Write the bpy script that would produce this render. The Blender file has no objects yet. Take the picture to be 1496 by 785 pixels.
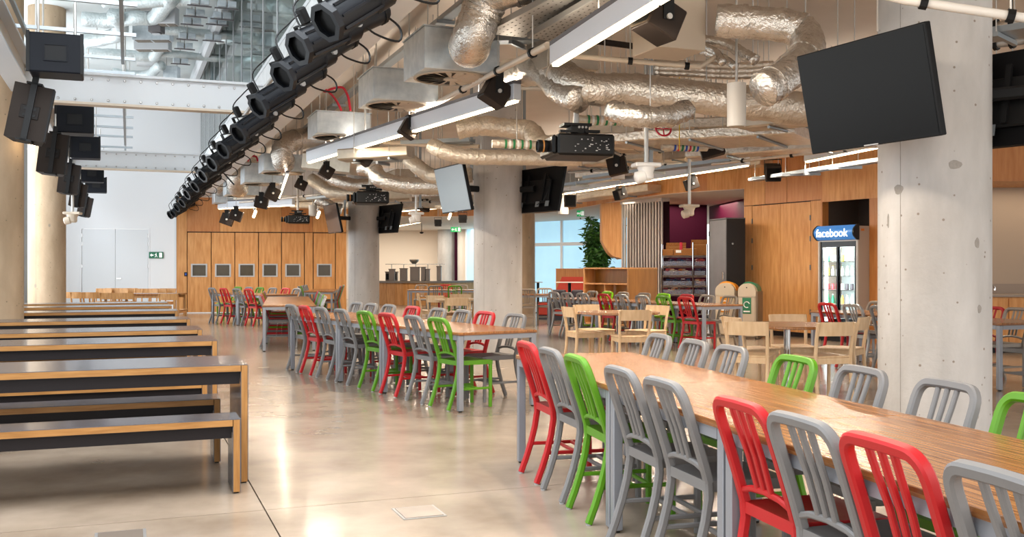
import bpy, math, random
from math import sin, cos, tan, pi, radians as R
from mathutils import Vector, Matrix
random.seed(7)
S = bpy.context.scene
COL = S.collection
# ---------------------------------------------------------------- camera (level, focal 1440 px on a 1496 px frame)
CH = 1.33
cd = bpy.data.cameras.new('camera'); cam = bpy.data.objects.new('camera', cd); COL.objects.link(cam)
cam.location = (0, 0, CH); cam.rotation_euler = (R(90), 0, 0)
cd.sensor_width = 36; cd.lens = 36*1440/1496; cd.clip_start = .05; cd.clip_end = 300
S.camera = cam
# ---------------------------------------------------------------- world, exposure
S.view_settings.view_transform = 'Standard'; S.view_settings.look = 'None'
S.view_settings.gamma = 1; S.view_settings.use_curve_mapping = False
S.view_settings.exposure = 0.62
S.cycles.use_denoising = True
S.cycles.max_bounces = 7; S.cycles.diffuse_bounces = 4; S.cycles.glossy_bounces = 4
S.cycles.transmission_bounces = 6; S.cycles.transparent_max_bounces = 8
S.cycles.sample_clamp_indirect = 4
S.cycles.caustics_reflective = False; S.cycles.caustics_refractive = False
W = bpy.data.worlds.new('world'); S.world = W; W.use_nodes = True
nt = W.node_tree; bg = nt.nodes['Background']
g = nt.nodes.new('ShaderNodeNewGeometry'); sx = nt.nodes.new('ShaderNodeSeparateXYZ')
cr = nt.nodes.new('ShaderNodeValToRGB'); mp = nt.nodes.new('ShaderNodeMapRange')
tc = nt.nodes.new('ShaderNodeTexCoord')
nt.links.new(tc.outputs['Generated'], sx.inputs[0]); nt.links.new(sx.outputs['Z'], mp.inputs[0])
mp.inputs[1].default_value = -.2; mp.inputs[2].default_value = .8
nt.links.new(mp.outputs[0], cr.inputs[0]); nt.links.new(cr.outputs[0], bg.inputs[0])
cr.color_ramp.elements[0].color = (.80, .78, .74, 1); cr.color_ramp.elements[1].color = (.80, .87, .96, 1)
bg.inputs[1].default_value = 1.25

def sun(name, rot, e, ang, c):
    d = bpy.data.lights.new(name, 'SUN'); d.energy = e; d.angle = ang; d.color = c
    o = bpy.data.objects.new(name, d); COL.objects.link(o); o.rotation_euler = rot; return o
def area(name, loc, rot, sx_, sy_, e, c, spread=180):
    d = bpy.data.lights.new(name, 'AREA'); d.shape = 'RECTANGLE'; d.size = sx_; d.size_y = sy_
    d.energy = e; d.color = c; d.spread = R(spread)
    o = bpy.data.objects.new(name, d); COL.objects.link(o); o.location = loc; o.rotation_euler = rot
    return o
def spot(name, loc, e, c, size=110, blend=.8, rad=.06, rot=(0, 0, 0)):
    d = bpy.data.lights.new(name, 'SPOT'); d.energy = e; d.color = c; d.spot_size = R(size); d.spot_blend = blend
    d.shadow_soft_size = rad
    o = bpy.data.objects.new(name, d); COL.objects.link(o); o.location = loc; o.rotation_euler = rot
    return o

# ---------------------------------------------------------------- frames and picture helpers
TB = 21.25                     # the building's grid is turned 21.25 degrees to the view
def fr(th, a, b, h=None):      # frame turned by th: a across, b along
    t = R(th); x = a*cos(t)-b*sin(t); y = a*sin(t)+b*cos(t)
    return Vector((x, y)) if h is None else Vector((x, y, h))
def inv(th, x, y):
    t = R(th); return (x*cos(t)+y*sin(t), -x*sin(t)+y*cos(t))
def AB(a, b, h=0): return fr(TB, a, b, h)
def P(px, py, z):  return Vector(((px-748)/1440*z, z, CH+(392.5-py)/1440*z))
def PF(px, py, h=0):
    z = (CH-h)*1440/(py-392.5); return Vector(((px-748)/1440*z, z, h))
def on_line(px, th, a):        # along-coordinate where the sight line of column px meets the line a in frame th
    r = (px-748)/1440; t = R(th); z = a/(r*cos(t)+sin(t)); return inv(th, r*z, z)[1]

AREA_W = (1, .86, .68)
DAY = (.90, .95, 1)
# daylight entering by the tall glazing on the left, then two added fills
area('daylight_left', AB(-3.0, 10, 3.2), (R(90), 0, R(TB-90)), 26, 5.6, 520, DAY)
area('daylight_left_deep', AB(-3.0, 24, 3.2), (R(90), 0, R(TB-90)), 10, 5.6, 560, DAY)
area('atrium_fill', AB(.2, 7.5, 6.7), (R(18), 0, R(TB)), 2.8, 12, 750, DAY)  # unseen overhead fill, added to brighten the atrium and far wall
area('rear_fill', AB(3, -2.6, 2.6), (R(-90), 0, R(TB+180)), 14, 4, 230, (1, .96, .91))  # added fill from the open side behind the camera, no glazing modelled

# ---------------------------------------------------------------- materials
def lin(c):
    if isinstance(c, str):
        c = [int(c[i:i+2], 16)/255 for i in (1, 3, 5)]
    return tuple((x/12.92 if x <= .04045 else ((x+.055)/1.055)**2.4) for x in c)
MATS = {}
def mat(name, c, rough=.5, metal=0, c2=None, scale=8, stretch=None, detail=4, bump=0, bscale=40, bstretch=None,
        spots=None, spec=.5, emit=0, rvar=0, trans=0, ior=1.45, alpha=1, coat=0, ramp=(.35, .65), wave=None):
    m = bpy.data.materials.new(name); m.use_nodes = True; MATS[name] = m
    n = m.node_tree.nodes; l = m.node_tree.links; p = n['Principled BSDF']
    c = lin(c); p.inputs['Base Color'].default_value = (*c, 1)
    p.inputs['Roughness'].default_value = rough; p.inputs['Metallic'].default_value = metal
    p.inputs['IOR'].default_value = ior; p.inputs['Specular IOR Level'].default_value = spec
    if coat: p.inputs['Coat Weight'].default_value = coat; p.inputs['Coat Roughness'].default_value = .12
    if trans: p.inputs['Transmission Weight'].default_value = trans
    if alpha < 1: p.inputs['Alpha'].default_value = alpha
    if emit: p.inputs['Emission Color'].default_value = (*c, 1); p.inputs['Emission Strength'].default_value = emit
    need = c2 is not None or bump or spots or rvar
    if need:
        t = n.new('ShaderNodeTexCoord')
        def mapped(st):
            q = n.new('ShaderNodeMapping'); l.new(t.outputs['Object'], q.inputs[0])
            q.inputs['Scale'].default_value = st or (1, 1, 1); return q
        def noise(sc, st, det=4, rgh=.55):
            q = mapped(st); w = n.new('ShaderNodeTexNoise'); w.inputs['Scale'].default_value = sc
            w.inputs['Detail'].default_value = det; w.inputs['Roughness'].default_value = rgh
            l.new(q.outputs[0], w.inputs[0]); return w
    col = None
    if c2 is not None:
        w = noise(scale, stretch, detail)
        r = n.new('ShaderNodeValToRGB'); l.new(w.outputs[0], r.inputs[0])
        r.color_ramp.elements[0].position = ramp[0]; r.color_ramp.elements[1].position = ramp[1]
        r.color_ramp.elements[0].color = (*c, 1); r.color_ramp.elements[1].color = (*lin(c2), 1)
        col = r.outputs[0]
        if rvar:
            mr = n.new('ShaderNodeMapRange'); l.new(w.outputs[0], mr.inputs[0])
            mr.inputs[1].default_value = .3; mr.inputs[2].default_value = .7
            mr.inputs[3].default_value = rough-rvar; mr.inputs[4].default_value = rough+rvar
            l.new(mr.outputs[0], p.inputs['Roughness'])
    if spots:
        for (sc, sz, cc, st) in spots:
            q = mapped(st); v = n.new('ShaderNodeTexVoronoi'); v.inputs['Scale'].default_value = sc
            l.new(q.outputs[0], v.inputs[0])
            r = n.new('ShaderNodeValToRGB'); l.new(v.outputs['Distance'], r.inputs[0])
            r.color_ramp.elements[0].position = sz*.7; r.color_ramp.elements[1].position = sz
            r.color_ramp.elements[0].color = (1, 1, 1, 1); r.color_ramp.elements[1].color = (0, 0, 0, 1)
            # only some of the cells carry a mark
            w2 = n.new('ShaderNodeMath'); w2.operation = 'GREATER_THAN'; w2.inputs[1].default_value = .62
            sp = n.new('ShaderNodeSeparateColor'); l.new(v.outputs['Color'], sp.inputs[0]); l.new(sp.outputs[0], w2.inputs[0])
            mu = n.new('ShaderNodeMath'); mu.operation = 'MULTIPLY'; l.new(r.outputs[0], mu.inputs[0]); l.new(w2.outputs[0], mu.inputs[1])
            mx = n.new('ShaderNodeMix'); mx.data_type = 'RGBA'; l.new(mu.outputs[0], mx.inputs[0])
            if col: l.new(col, mx.inputs[6])
            else: mx.inputs[6].default_value = (*c, 1)
            mx.inputs[7].default_value = (*lin(cc), 1); col = mx.outputs[2]
    if col: l.new(col, p.inputs['Base Color'])
    if bump:
        w = noise(bscale, bstretch, 3)
        b = n.new('ShaderNodeBump'); b.inputs['Strength'].default_value = bump; b.inputs['Distance'].default_value = .02
        l.new(w.outputs[0], b.inputs['Height']); l.new(b.outputs[0], p.inputs['Normal'])
    return m
M = MATS
mat('floor_concrete', '#857463', .26, c2='#ae9d8b', scale=1.6, detail=9, ramp=(.28, .72), coat=.3)
mat('floor_base', '#5d5046', .8)
mat('column_concrete', '#a7a39f', .75, c2='#c4c1be', scale=2.2, stretch=(1, 1, .35), detail=8, bump=.25, bscale=14,
    spots=[(5, .10, '#8f857b', (1, 1, .8)), (14, .14, '#857a6f', None)])
mat('column_concrete_warm', '#a18b70', .8, c2='#bda68b', scale=2.2, stretch=(1, 1, .35), detail=8, bump=.25, bscale=14,
    spots=[(4, .14, '#8f8372', (1, 1, .7)), (13, .14, '#84765f', None)])
mat('patch', '#8a857f', .8, c2='#9b958e', scale=20)
mat('white_wall', '#e4e6e8', .6)
mat('white_paint', '#d8dcdf', .45)
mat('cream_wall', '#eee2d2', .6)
mat('soffit', '#dcd2c6', .7)
mat('slab', '#d6ccc1', .8, c2='#e0d8ce', scale=.7, detail=5)
mat('slab_atrium', '#cfd8d8', .8, c2='#dfe6e6', scale=.7)
mat('fascia_white', '#d9dcdc', .55, c2='#e6e8e8', scale=6)
mat('ply', '#bb8047', .45, spec=.35, c2='#d39c62', scale=5, stretch=(3, 3, .35), detail=6, bump=.03, bscale=30)
mat('ply_dark', '#ae6d34', .42, c2='#bd7f45', scale=5, stretch=(3, 3, .35), detail=6)
mat('ply_ochre', '#94601d', .45, c2='#a8702a', scale=4, stretch=(3, 3, .4), detail=6)
mat('teak', '#6b3d1b', .27, c2='#a87342', scale=11, stretch=(8, .18, 1), detail=9, ramp=(.36, .6), coat=.12, bump=.02, bscale=30, bstretch=(8, .4, 1))
mat('teak_edge', '#6e4322', .5, c2='#8a5a30', scale=30, stretch=(1, 1, 6))
mat('oak', '#94652f', .5, c2='#ae7e45', scale=9, stretch=(.5, 6, 6), detail=6, bump=.04, bscale=40, bstretch=(.5, 8, 8))
mat('oak_leg', '#94652f', .5, c2='#ae7e45', scale=9, stretch=(6, 6, .5), detail=6, bump=.04, bscale=40)
mat('laminate', '#4b494d', .24, c2='#535156', scale=3, coat=.35)
mat('laminate_matt', '#1d1819', .55, spec=.25)
mat('birch', '#cfae86', .45, c2='#dcc09b', scale=7, stretch=(3, 3, .6), detail=5)
mat('birch_honey', '#a97845', .45, c2='#bf9059', scale=7, stretch=(3, 3, .6), detail=5)
mat('chair_grey', '#757372', .5, c2='#7b7978', scale=3)
mat('chair_silver', '#9c9a98', .32, metal=.45)
mat('chair_taupe', '#8f8478', .4, metal=.2)
mat('chair_red', '#b3171b', .45)
mat('chair_green', '#548a10', .45)
mat('chair_lime', '#84c914', .4)
mat('foot_clear', '#b9bbbd', .2)
mat('table_steel', '#8f9197', .38, metal=.35)
mat('chrome', '#c9c9c9', .12, metal=1)
mat('galv', '#c2ccd3', .33, metal=.6, c2='#d8e0e5', scale=9, detail=6)
mat('galv_warm', '#b1a594', .4, metal=.7, c2='#c2b6a6', scale=6)
mat('foil', '#cbc4bb', .27, metal=.92, c2='#dcd6ce', scale=12, bump=.8, bscale=30)
mat('foil_warm', '#c9beb0', .32, metal=.88, c2='#d8cec2', scale=12, bump=.8, bscale=28)
mat('foil_pale', '#c5cfd0', .42, metal=.5, c2='#d6dedf', scale=10, bump=.9, bscale=24)
mat('foil_matt', '#cabdaa', .42, metal=.6, c2='#d8cdbd', scale=10, bump=.9, bscale=22)
mat('tray', '#a9a49c', .42, metal=.7)
mat('tray_hole', '#4a4640', .8)
mat('strut', '#9aa1a6', .4, metal=.7)
mat('rod', '#bdbbb7', .4, metal=.4)
mat('pipe_cream', '#cfc0ac', .4)
mat('pipe_white', '#d8d3cb', .45)
mat('diffuser_white', '#b9ab99', .5)
mat('diffuser_dark', '#2c2824', .7)
mat('black_metal', '#0e0e0f', .5, spec=.3)
mat('spot_body', '#14161b', .42, spec=.35)
mat('hole', '#050506', .9)
mat('black_plastic', '#0d0d0e', .45, spec=.3)
mat('speaker_brown', '#2a221d', .6, spec=.2)
mat('speaker_side', '#1a1513', .5, spec=.2)
mat('speaker_blue', '#13161d', .55, spec=.2)
mat('speaker_grille', '#0c0d10', .7)
mat('screen', '#0f0f10', .3, spec=.15)
mat('screen_pale', '#8795a0', .35, spec=.3)
mat('screen_brown', '#5d4a40', .2)
mat('bezel', '#08080a', .4, spec=.2)
mat('luminaire', '#e0e5ec', .3, metal=.25)
mat('luminaire_top', '#6a6768', .5)
mat('glow', '#ffe0b0', emit=9)
mat('glow_white', '#fff1d8', emit=5)
mat('glow_cool', '#eaf6ff', emit=4)
mat('maroon', '#4a0626', .6, spec=.15)
mat('maroon_dark', '#2e0418', .7, spec=.1)
mat('slat_grey', '#b0a59c', .45)
mat('slat_dark', '#20070f', .8, spec=.1)
mat('cabinet_grey', '#5a595c', .45, c2='#626165', scale=3)
mat('cabinet_black', '#141314', .4)
mat('bin_beige', '#c4b39c', .5)
mat('bin_brown', '#7a6652', .5)
mat('bin_orange', '#d98b1c', .45)
mat('bin_green', '#2f7350', .45)
mat('sofa_red', '#b3341f', .7)
mat('sofa_dark', '#2f2b33', .6)
mat('fridge_side', '#a8978a', .4)
mat('fridge_frame', '#b8b2ac', .35)
mat('fridge_black', '#1d1e22', .3)
mat('fridge_inner', '#d5dbdb', .5)
mat('sign_blue', '#33679f', .4, emit=.7)
mat('sign_white', '#fffbe6', emit=1.6)
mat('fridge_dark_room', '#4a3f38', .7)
mat('grey_splash', '#8d7d70', .5)
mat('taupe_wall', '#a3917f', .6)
mat('worktop', '#8f8174', .4)
mat('counter_top', '#7d7064', .4)
mat('display_grey', '#8e827c', .5)
mat('basket', '#8a5628', .8, c2='#a87038', scale=60, bump=.5, bscale=60)
mat('window_blue', '#8fb8cc', .3, c2='#a4c9da', scale=.6, emit=.75)
mat('mullion', '#eef1f4', .4)
mat('glass', '#e8f4f4', .02, trans=1, ior=1.05)
mat('glass_pane', '#453c2d', .15, spec=.3, c2='#4f4534', scale=2)
mat('frame_alu', '#a8a6a4', .35, metal=.5)
mat('leaf', '#2f5a22', .5, c2='#4c8034', scale=6)
mat('leaf_dark', '#234318', .5)
mat('exit_green', '#0f9150', .4, emit=.5)
mat('exit_dark', '#13694a', .5)
mat('exit_white', '#f2f6f2', .5, emit=.3)
mat('white', '#eceae6', .4)
mat('red_cable', '#c5203a', .4)
mat('yellow', '#d3b21c', .5)
mat('blue', '#234fb0', .4)
mat('tape_green', '#2a7b4c', .5)
mat('orange_soffit', '#b97c3a', .5)
mat('hinge', '#77706a', .35, metal=.8)
mat('stainless', '#b8b3ac', .25, metal=.9)

# ---------------------------------------------------------------- mesh builder
def cr_spline(pts, n=6):
    pts = [Vector(p) for p in pts]
    if len(pts) < 3: return pts
    out = []
    q = [2*pts[0]-pts[1]]+pts+[2*pts[-1]-pts[-2]]
    for i in range(1, len(q)-2):
        a, b, c, d = q[i-1], q[i], q[i+1], q[i+2]
        for k in range(n):
            t = k/n
            out.append(.5*((2*b)+(c-a)*t+(2*a-5*b+4*c-d)*t*t+(3*b-a-3*c+d)*t**3))
    out.append(pts[-1]); return out
class MB:
    def __init__(s): s.v = []; s.f = []
    def add(s, vs, fs, m=None):
        o = len(s.v)
        for p in vs:
            p = Vector(p); s.v.append(m @ p if m is not None else p)
        s.f += [tuple(i+o for i in f) for f in fs]; return s
    def box(s, lo, hi, m=None, bev=0):
        x0, y0, z0 = lo; x1, y1, z1 = hi
        if bev:
            vs = []; fs = []
            b = min(bev, .45*abs(x1-x0), .45*abs(y1-y0), .45*abs(z1-z0))
            # chamfered box: 24 verts
            import itertools
            idx = {}
            for ix, iy, iz in itertools.product((0, 1), repeat=3):
                X = (x0, x1)[ix]; Y = (y0, y1)[iy]; Z = (z0, z1)[iz]
                dx = b if ix == 0 else -b; dy = b if iy == 0 else -b; dz = b if iz == 0 else -b
                idx[ix, iy, iz, 0] = len(vs); vs.append((X, Y+dy, Z+dz))
                idx[ix, iy, iz, 1] = len(vs); vs.append((X+dx, Y, Z+dz))
                idx[ix, iy, iz, 2] = len(vs); vs.append((X+dx, Y+dy, Z))
            def q(*k): return [idx[i] for i in k]
            fs += [q((0,0,0,0),(0,0,1,0),(0,1,1,0),(0,1,0,0)), q((1,0,0,0),(1,1,0,0),(1,1,1,0),(1,0,1,0)),
                   q((0,0,0,1),(1,0,0,1),(1,0,1,1),(0,0,1,1)), q((0,1,0,1),(0,1,1,1),(1,1,1,1),(1,1,0,1)),
                   q((0,0,0,2),(0,1,0,2),(1,1,0,2),(1,0,0,2)), q((0,0,1,2),(1,0,1,2),(1,1,1,2),(0,1,1,2))]
            for (i, j) in ((0,0),(0,1),(1,0),(1,1)):
                e = [(i, j, 0, 0), (i, j, 0, 1), (i, j, 1, 1), (i, j, 1, 0)]
                fs.append(q(*(e if (i+j) % 2 == 0 else e[::-1])))
                e = [(i, 0, j, 0), (i, 0, j, 2), (i, 1, j, 2), (i, 1, j, 0)]
                fs.append(q(*(e[::-1] if (i+j) % 2 == 0 else e)))
                e = [(0, i, j, 1), (0, i, j, 2), (1, i, j, 2), (1, i, j, 1)]
                fs.append(q(*(e if (i+j) % 2 == 0 else e[::-1])))
            for ix, iy, iz in itertools.product((0, 1), repeat=3):
                e = [idx[ix,iy,iz,0], idx[ix,iy,iz,1], idx[ix,iy,iz,2]]
                fs.append(e if (ix+iy+iz) % 2 == 0 else e[::-1])
            return s.add(vs, fs, m)
        vs = [(x0,y0,z0),(x1,y0,z0),(x1,y1,z0),(x0,y1,z0),(x0,y0,z1),(x1,y0,z1),(x1,y1,z1),(x0,y1,z1)]
        return s.add(vs, [(0,3,2,1),(4,5,6,7),(0,1,5,4),(1,2,6,5),(2,3,7,6),(3,0,4,7)], m)
    def cbox(s, c, sz, m=None, bev=0):
        return s.box([c[i]-sz[i]/2 for i in range(3)], [c[i]+sz[i]/2 for i in range(3)], m, bev)
    def tube(s, pts, r, n=8, caps=True, jit=0, sub=0):
        if sub: pts = cr_spline(pts, sub)
        pts = [Vector(p) for p in pts]; L = len(pts)
        rr = r if isinstance(r, (list, tuple)) else [r]*L
        if len(rr) != L: rr = [rr[min(len(rr)-1, int(i/(L-1)*(len(rr)-1)+.5))] for i in range(L)]
        t0 = (pts[1]-pts[0]).normalized(); up = Vector((0, 0, 1)) if abs(t0.z) < .9 else Vector((0, 1, 0))
        nrm = t0.cross(up).normalized(); vs = []; fs = []
        for i in range(L):
            t = (pts[min(i+1, L-1)]-pts[max(i-1, 0)]).normalized()
            nrm = (nrm-t*nrm.dot(t)).normalized(); b = t.cross(nrm)
            for k in range(n):
                a = 2*pi*k/n; q = rr[i]*(1+random.uniform(-jit, jit))
                vs.append(pts[i]+(nrm*cos(a)+b*sin(a))*q)
        for i in range(L-1):
            for k in range(n):
                k2 = (k+1) % n; fs.append((i*n+k, i*n+k2, (i+1)*n+k2, (i+1)*n+k))
        if caps: fs.append(tuple(range(n))[::-1]); fs.append(tuple(range((L-1)*n, L*n)))
        return s.add(vs, fs)
    def bar(s, p0, p1, w, d, side=None):       # rectangular bar between two points
        return s.sweep([p0, p1], w, d, side)
    def sweep(s, pts, w, d, nref=None, ch=.25):
        # rounded-rectangle section; nref ~ direction of the depth d
        pts = [Vector(p) for p in pts]; L = len(pts)
        vs = []; fs = []
        for i in range(L):
            t = (pts[min(i+1, L-1)]-pts[max(i-1, 0)]).normalized()
            nr = Vector(nref) if nref is not None else (Vector((0, 0, 1)) if abs(t.z) < .9 else Vector((0, 1, 0)))
            nn = (nr-t*nr.dot(t)).normalized(); b = t.cross(nn)
            ww = w[i] if isinstance(w, list) else w; dd = d[i] if isinstance(d, list) else d
            hw, hd = ww/2, dd/2; c = ch*min(ww, dd)
            for (x, y) in ((hw-c, hd), (hw, hd-c), (hw, -hd+c), (hw-c, -hd), (-hw+c, -hd), (-hw, -hd+c), (-hw, hd-c), (-hw+c, hd)):
                vs.append(pts[i]+b*x+nn*y)
        for i in range(L-1):
            for k in range(8):
                k2 = (k+1) % 8; fs.append((i*8+k, (i+1)*8+k, (i+1)*8+k2, i*8+k2))
        fs.append(tuple(range(8))); fs.append(tuple(range((L-1)*8, L*8))[::-1])
        return s.add(vs, fs)
    def lathe(s, prof, n=24, m=None):
        vs = []; fs = []
        for (r, z) in prof:
            for k in range(n): vs.append((r*cos(2*pi*k/n), r*sin(2*pi*k/n), z))
        for i in range(len(prof)-1):
            for k in range(n):
                k2 = (k+1) % n; fs.append((i*n+k, i*n+k2, (i+1)*n+k2, (i+1)*n+k))
        fs.append(tuple(range(n))[::-1]); fs.append(tuple(range((len(prof)-1)*n, len(prof)*n)))
        return s.add(vs, fs, m)
    def prism(s, poly, h0, h1, m=None):        # polygon in xy extruded in z
        n = len(poly)
        ar = sum(poly[i][0]*poly[(i+1) % n][1]-poly[(i+1) % n][0]*poly[i][1] for i in range(n))
        if ar < 0: poly = poly[::-1]
        vs = [(p[0], p[1], h0) for p in poly]+[(p[0], p[1], h1) for p in poly]
        fs = [tuple(range(n))[::-1], tuple(range(n, 2*n))]+[(i, (i+1) % n, n+(i+1) % n, n+i) for i in range(n)]
        return s.add(vs, fs, m)
    def build(s, name, m, parent=None, smooth=False, loc=None, world=False):
        me = bpy.data.meshes.new(name)
        vs = s.v
        if world and parent is not None:
            im = PM[parent.name].inverted(); vs = [im @ p for p in vs]
        elif loc is not None:
            L = Vector(loc); vs = [p-L for p in vs]
        me.from_pydata([tuple(p) for p in vs], [], s.f); me.update()
        if smooth:
            me.polygons.foreach_set('use_smooth', [True]*len(me.polygons))
            if smooth != 'full': me.set_sharp_from_angle(angle=R(40))
        me.materials.append(M[m] if isinstance(m, str) else m)
        o = bpy.data.objects.new(name, me); COL.objects.link(o)
        if parent is not None:
            o.parent = parent; PM[o.name] = PM[parent.name]
        else:
            if loc is not None: o.location = loc
            PM[o.name] = Matrix.Translation(loc) if loc is not None else Matrix.Identity(4)
        return o
PM = {}
def tag(o, label, cat, group=None):
    o['label'] = label; o['category'] = cat
    if group: o['group'] = group
    return o
def thing(name, label, cat, loc=(0, 0, 0), rot=0, group=None):
    o = bpy.data.objects.new(name, None); COL.objects.link(o); o.empty_display_size = .1
    o.location = loc; o.rotation_euler = (0, 0, rot) if not isinstance(rot, (tuple, list)) else rot
    e = o.rotation_euler
    PM[o.name] = Matrix.Translation(Vector(loc)) @ e.to_matrix().to_4x4()
    return tag(o, label, cat, group)
def struct(o): o['kind'] = 'structure'; return o
def sempty(name, loc=(0, 0, 0), rot=0):
    o = bpy.data.objects.new(name, None); COL.objects.link(o); o.location = loc; o.rotation_euler = (0, 0, rot)
    PM[o.name] = Matrix.Translation(Vector(loc)) @ Matrix.Rotation(rot, 4, 'Z'); return struct(o)
KIDS = {}
def dup(root, loc, rot=0, label=None, group=None, cat=None):
    def kids(o): return [c for c in ALLK.get(o.name, [])]
    c = root.copy(); COL.objects.link(c); c.location = loc
    c.rotation_euler = (0, 0, rot) if not isinstance(rot, (tuple, list)) else rot
    if label: c['label'] = label
    if group: c['group'] = group
    PM[c.name] = Matrix.Translation(Vector(loc)) @ c.rotation_euler.to_matrix().to_4x4()
    for ch in root.children:
        k = ch.copy(); COL.objects.link(k); k.parent = c
        for g2 in ch.children:
            q = g2.copy(); COL.objects.link(q); q.parent = k
    return c
def text(txt, size, mt, parent, mat4, name='lettering', ext=.002, bold=False):
    cu = bpy.data.curves.new(name, 'FONT'); cu.body = txt; cu.size = size; cu.extrude = ext
    cu.align_x = 'CENTER'; cu.align_y = 'CENTER'; cu.offset = size*.02 if bold else 0
    o = bpy.data.objects.new(name, cu); COL.objects.link(o)
    dg = bpy.context.evaluated_depsgraph_get(); me = bpy.data.meshes.new_from_object(o.evaluated_get(dg))
    bpy.data.objects.remove(o); me.transform(mat4); me.materials.clear(); me.materials.append(M[mt])
    me.name = name
    q = bpy.data.objects.new(name, me); COL.objects.link(q); q.parent = parent; return q
ORD = ['first', 'second', 'third', 'fourth', 'fifth', 'sixth', 'seventh', 'eighth', 'ninth', 'tenth', 'eleventh', 'twelfth', 'thirteenth', 'fourteenth']
# ================================================================ the setting
# floor: ground slabs divided by saw-cut joints that follow the building grid
fl = sempty('floor')
MB().prism([AB(-14, -6), AB(22, -6), AB(22, 50), AB(-14, 50)], -.06, -.03).build('sub_base', 'floor_base', fl)
aj = [-13.2, -9.7, -6.2, -2.72, .70, 4.15, 7.6, 11.05, 14.5, 18, 21.5]; bj = [-5.5, -.95, 1.1, 5.55, 10.0, 14.4, 18.8, 23.2, 27.6, 32, 36.4, 40.8, 45.2, 49.6]
for i in range(len(aj)-1):
    for j in range(len(bj)-1):
        g_ = .004
        a0, a1, b0, b1 = aj[i]+g_, aj[i+1]-g_, bj[j]+g_, bj[j+1]-g_
        mb = MB(); c4 = [AB(a0, b0), AB(a1, b0), AB(a1, b1), AB(a0, b1)]
        mb.prism(c4, -.03, -.0005); mb.v = [Vector(v) for v in mb.v]
        mb.build('floor_slab', 'floor_concrete', fl)
def floor_box(px, py, w, d, label, m, th=TB):
    p = PF(px, py); t = thing('floor_box', label, 'floor hatch', (p.x, p.y, 0), R(th))
    MB().box((-w/2, -d/2, 0), (w/2, d/2, .003)).build('frame', 'frame_alu', t)
    MB().box((-w/2+.015, -d/2+.015, .003), (w/2-.015, d/2-.015, .006)).build('lid', m, t)
mat('hatch', '#94867a', .45, c2='#a39587', scale=4); mat('hatch_dark', '#6d6258', .5)
floor_box(612, 749, .24, .26, 'square floor hatch with pale lid in the open floor', 'hatch')
floor_box(176, 786, .24, .26, 'dark floor hatch in front of the nearest bench', 'hatch_dark')

# upper ceiling slab above the dining area, and the taller one above the atrium
def slab(name, a0, a1, b0, b1, h, m, t=.25):
    return struct(MB().prism([AB(a0, b0), AB(a1, b0), AB(a1, b1), AB(a0, b1)], h, h+t).build(name, m))
slab('ceiling', 2.1, 19, -3, 44, 4.4, 'slab')
slab('ceiling_atrium', -3.4, 5.2, -3, 34, 6.85, 'slab_atrium')
# edge beam of the slab along the atrium, with its two flanges
eb = sempty('trim_1')
MB().prism([AB(1.94, -3), AB(2.14, -3), AB(2.14, 31.5), AB(1.94, 31.5)], 3.50, 4.4).build('edge_face', 'fascia_white', eb)
MB().prism([AB(1.90, -3), AB(2.18, -3), AB(2.18, 31.5), AB(1.90, 31.5)], 3.46, 3.50).build('edge_flange', 'white_paint', eb)
# glass screen of the upper storey standing on the edge beam
gs = sempty('window_1')
for k in range(17):
    b = 6.4+1.6*k
    MB().prism([AB(1.98, b), AB(2.02, b), AB(2.02, b+.03), AB(1.98, b+.03)], 4.4, 6.84).build('mullion', 'white_paint', gs)
    MB().prism([AB(1.99, b+.03), AB(2.005, b+.03), AB(2.005, b+1.6), AB(1.99, b+1.6)], 4.4, 6.84).build('pane', 'glass', gs)
MB().prism([AB(1.93, 5), AB(2.07, 5), AB(2.07, 34), AB(1.93, 34)], 4.4, 4.46).build('sill', 'white_paint', gs)

# far wall: white part, then the plywood part with folding panels
WA = R(9.3); WO = Vector((-9.94, 29.2))
def wl(px):      # local u on the far wall line for picture column px
    r = (px-748)/1440; return (r*WO.y-WO.x)/(cos(WA)-r*sin(WA))
u0, u1 = wl(119.5), wl(216.5); um = (u0+u1)/2
wb = sempty('wall_back', (WO.x, WO.y, 0), WA)
mb = MB(); mb.box((-9, 0, 0), (u0, .2, 6.85)); mb.box((u1, 0, 0), (0, .2, 6.85)); mb.box((u0, 0, 2.5), (u1, .2, 6.85)); mb.box((0, .0, 3.45), (9, .2, 6.85))
mb.build('plaster', 'white_wall', wb)
MB().box((u1+.02, -.012, 0), (-.0, .0, .09)).build('baseboard', 'white_paint', wb)
MB().box((-.06, -.02, 0), (0, 0, 3.45)).build('end_trim', 'white_paint', wb)
dr = sempty('door_1', (WO.x, WO.y, 0), WA)
for (a, b, s) in ((u0+.01, um-.004, 0), (um+.004, u1-.01, 1)):
    lf = MB().box((a, .005, .01), (b, .05, 2.485), bev=.003).build('door_leaf', 'white_paint', dr)
    hx = a if s == 0 else b
    for hz in (.55, 1.4, 2.05, 2.3): MB().cbox((hx, .0, hz), (.03, .02, .1)).build('hinge', 'frame_alu', lf)
MB().box((um+.05, -.04, 1.02), (um+.17, -.0, 1.05)).build('door_handle', 'chrome', dr)
mb = MB(); mb.box((u0-.05, -.012, 0), (u0, .01, 2.54)); mb.box((u1, -.012, 0), (u1+.05, .01, 2.54)); mb.box((u0, -.012, 2.49), (u1, .01, 2.54))
mb.build('door_frame', 'white_wall', dr)

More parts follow.
